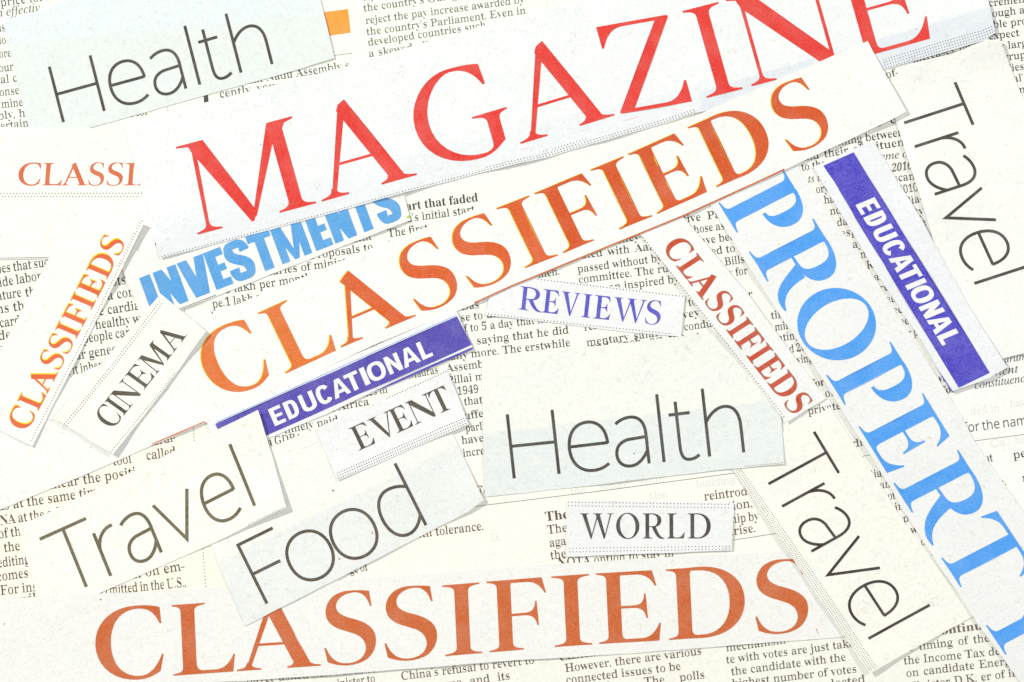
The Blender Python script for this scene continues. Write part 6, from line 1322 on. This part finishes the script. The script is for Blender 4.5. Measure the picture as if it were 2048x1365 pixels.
column('under', 10.8, T_BLACK, [
    ('tive Part', 1366, 446.5, 1460, 433), ('those as', 1381, 468, 1450, 458.5), ('have been', 1388, 491.5, 1482, 478), ('used to', 1400, 514, 1471, 503.5), ('her Bills', 1414, 537, 1490, 525.5), ('why for', 1434, 558, 1496, 548),
    ('her', 1474, 600, 1506, 595), ('tin', 1542, 639, 1568, 635), ('min', 1550, 662, 1582, 657), ('ating', 1556, 684, 1600, 677), ('d 201', 1579, 706, 1622, 700), ('ving', 1594, 728, 1626, 723), ('for', 1624, 775, 1650, 771, 'b'),
    ('of', 1650, 795, 1668, 792), ('private', 1616, 830, 1682, 818), ('dis', 1706, 895, 1736, 890), ('lian', 1742, 957, 1776, 951), ('and', 1760, 978, 1792, 973), ('of it', 1776, 1000, 1806, 995), ('into', 1790, 1022, 1826, 1016),
    ('poll', 1806, 1045, 1842, 1039), ('was', 1822, 1068, 1854, 1062), ('on a', 1842, 1091, 1874, 1086), ('on', 1862, 1113, 1884, 1109), ('of', 1884, 1136, 1900, 1133)])
column('right', 11.0, T_CHAR, [
    ('varuman', 2000, 727.5, 2078, 716, 'i'), ('liament n', 1958, 756.5, 2066, 741, 'i'), ('constituency', 1950, 778.5, 2060, 762.5, 'i'), ('for the name', 1928, 865.5, 2068, 848, 's', 12.5),
    ('but', 1958, 927, 1986, 922.5), ('per', 2026, 918, 2064, 912), ('le.', 1992, 973.5, 2013, 970), ('r', 2044, 964, 2056, 962)])
T_C = T_DARK
column('centre', 11.0, T_C, [
    ('art that faded', 812, 421.5, 957, 403, 'b', 12.0), ('ndia\u2019s initial start', 783, 449.5, 950, 426), ('The first go', 776, 475, 884, 459), ('been', 778, 498, 812, 493), ('ident', 698, 487, 744, 479.5),
    ('Proposals to', 620, 519.5, 747, 501), ('salaries of ministe', 516, 554, 704, 529), ('is 3.6 lakh per month', 408, 594, 624, 562, 'r', 11.5), ('pe.1 lakh as', 425, 616.5, 532, 600, 'r', 11.5), ('been', 424, 640, 462, 634)])
column('centre', 10.8, T_C, [
    ('money pay', 1212, 491, 1322, 473), ('dated with Aam', 1148, 519.5, 1318, 498.5), ('passed without by', 1155, 546, 1324, 523), ('committee. The rul', 1157, 567.5, 1344, 543), ('m an inspired by', 1192, 585.5, 1358, 565), ('men.', 1076, 556.5, 1120, 549.5),
    ('ve to', 1352, 616, 1394, 610), ('vey', 1365, 637.5, 1400, 632), ('condu', 1368, 662, 1424, 654), ('red', 1370, 686, 1400, 682),
    ('Das', 922, 621.5, 959, 616), ('se to draw', 921, 643.5, 1022, 631), ('of to 5 a day that he', 918, 666, 1096, 645), ('saying that he did', 953, 689.5, 1138, 667), ('many more. The erstwhile', 880, 723, 1141, 692.5),
    ('Assembly', 893, 744.5, 984, 733), ('Pillai mo', 894, 769, 980, 758), ('1949', 914.5, 790.5, 958, 785.5), ('that a', 928, 811, 982, 805), ('suffer', 918, 841.5, 978, 832), ('parlia', 931, 864, 980, 857.5), ('have', 923, 888.5, 968, 883),
    ('increa', 926, 914.5, 980, 907), ('refer', 1168, 662, 1212, 656), ('mentary salary', 1173, 693, 1330, 671), ('and such as the', 1180, 703, 1370, 680), ('Nadu-', 712, 698, 768, 690),
    ('Scientist', 660, 729, 746, 706, 'i'), ('only', 600, 760, 640, 750), ('expert', 518, 794, 570, 776), ('Madras', 818, 758, 877, 746.5), ('offices in', 702, 799, 776, 785), ('in Africa', 650, 826, 739, 810), ('timely paid', 568, 868, 678, 846), ('a GDP to', 535, 892, 612, 879)])
column('left', 13.0, T_DARK, [
    ('types that such', -24, 550, 110, 531), ('wide labora', -16, 577, 96, 558), ('Nature', -22, 604, 44, 593.5), ('the', 51, 594, 82, 590), ('ins the', -14, 629, 62, 618), ('cardi', 0, 655.5, 48, 648), ('der', -3, 681, 34, 676), ('ly', -14, 708, 6, 705),
    ('ists', 218, 573.5, 253, 568), ('a cons', 215, 600.5, 281, 590.5), ('e cardiac', 198, 631.5, 292, 617.5), ('healthy wo', 191, 659, 292, 644), ('people can', 166, 687, 264, 672), ('ur genes', 150, 720.5, 234, 706.5), ('of it inher', 126, 753, 206, 738)])
column('cream', 13.2, T_BROWN, [
    ('cardi-', 298, 893.5, 353, 882), ('tool', 226, 931.5, 264, 926), ('called', 293, 920.5, 353, 911.5), ('linear the position', 92, 980, 302, 948), ('as at the same time', -4, 1022, 207, 990), ('DNA at the cell', -16, 1053, 127, 1032),
    ('of the', -3, 1077.5, 54, 1069.5), ('the', 8, 1104.5, 41, 1100.5), ('editing', -4, 1135.5, 60, 1127), ('comes', -6, 1163, 58, 1154.5), ('For inst', 1, 1190.5, 84, 1181), ('will', 40, 1209, 82, 1203),
    ('n on em-', 268, 1157.5, 371, 1140), ('permitted in the U.S.,', 190, 1192, 373, 1173.5)])
column('lower', 12.0, T_BROWN, [
    ('with tolerance.', 822, 1077.5, 968, 1060), ('age of', 690, 1149.5, 736, 1141), ('They', 1091, 1043, 1152, 1035, 'b', 13.0), ('Their', 1095, 1068.5, 1152, 1061), ('again', 1099, 1094.5, 1152, 1087), ('then', 1101, 1119.5, 1146, 1113),
    ('NOTA option to stay in', 1116, 1135, 1348, 1112.5), ('reintroduc', 1408, 1001.5, 1520, 987), ('tion,', 1456, 1021.5, 1506, 1014), ('ship by', 1453, 1048.5, 1518, 1040), ('arise.', 1455, 1072.5, 1512, 1064), ('For', 952, 995, 992, 989, 'b', 15)])
column('bottom', 11.2, ink('body_ink_umber', (112, 90, 76), 0.12), [
    ('payer asked Mr. Modi to', 492, 1368, 754, 1343.5), ('minister to', 658, 1377.5, 751, 1364), ('China\u2019s refusal to revert to', 802, 1360.5, 1069, 1327), ('status quo and its', 806, 1388, 1021, 1358.5),
    ('existence of', 1120, 1322, 1240, 1305, 'b'), ('However, there are various', 1130, 1344.5, 1404, 1309), ('connected issues to be', 1132, 1368, 1362, 1339.5), ('before. The polls', 1188, 1384, 1410, 1356.5)])
column('bottom', 11.0, ink('body_ink_taupe', (108, 96, 86), 0.12), [
    ('mechanism are', 1452, 1303.5, 1646, 1276.5), ('te with votes are just take', 1452, 1327.5, 1708, 1293.5), ('the candidate with the', 1462, 1351, 1692, 1321.5), ('highest number of votes', 1464, 1375, 1714, 1345), ('elected', 1650, 1377, 1731, 1365),
    ('Continui', 1862, 1272.5, 1974, 1257.5, 'b', 11.5), ('the timing of the', 1794, 1305.5, 1979, 1283), ('the Income Tax dep', 1807, 1329.5, 2014, 1308), ('on candidate Energy', 1812, 1354.5, 2032, 1328), ('Minister D.K. er of ike', 1810, 1382, 2047, 1351)])
# pale lettering showing through
column('lower', 10.5, T_GHOST, [('the better from', 1140, 990, 1330, 965), ('the', 1298, 1000, 1335, 994), ('building', 1392, 976, 1470, 966), ('EE,', 982, 1083, 1002, 1080)])
column('right', 10.5, T_GHOST, [('ded in', 1940, 830, 2000, 822), ('has', 2020, 815, 2048, 811), ('Ca', 1980, 895, 2010, 891), ('hon', 2030, 888, 2060, 884)])
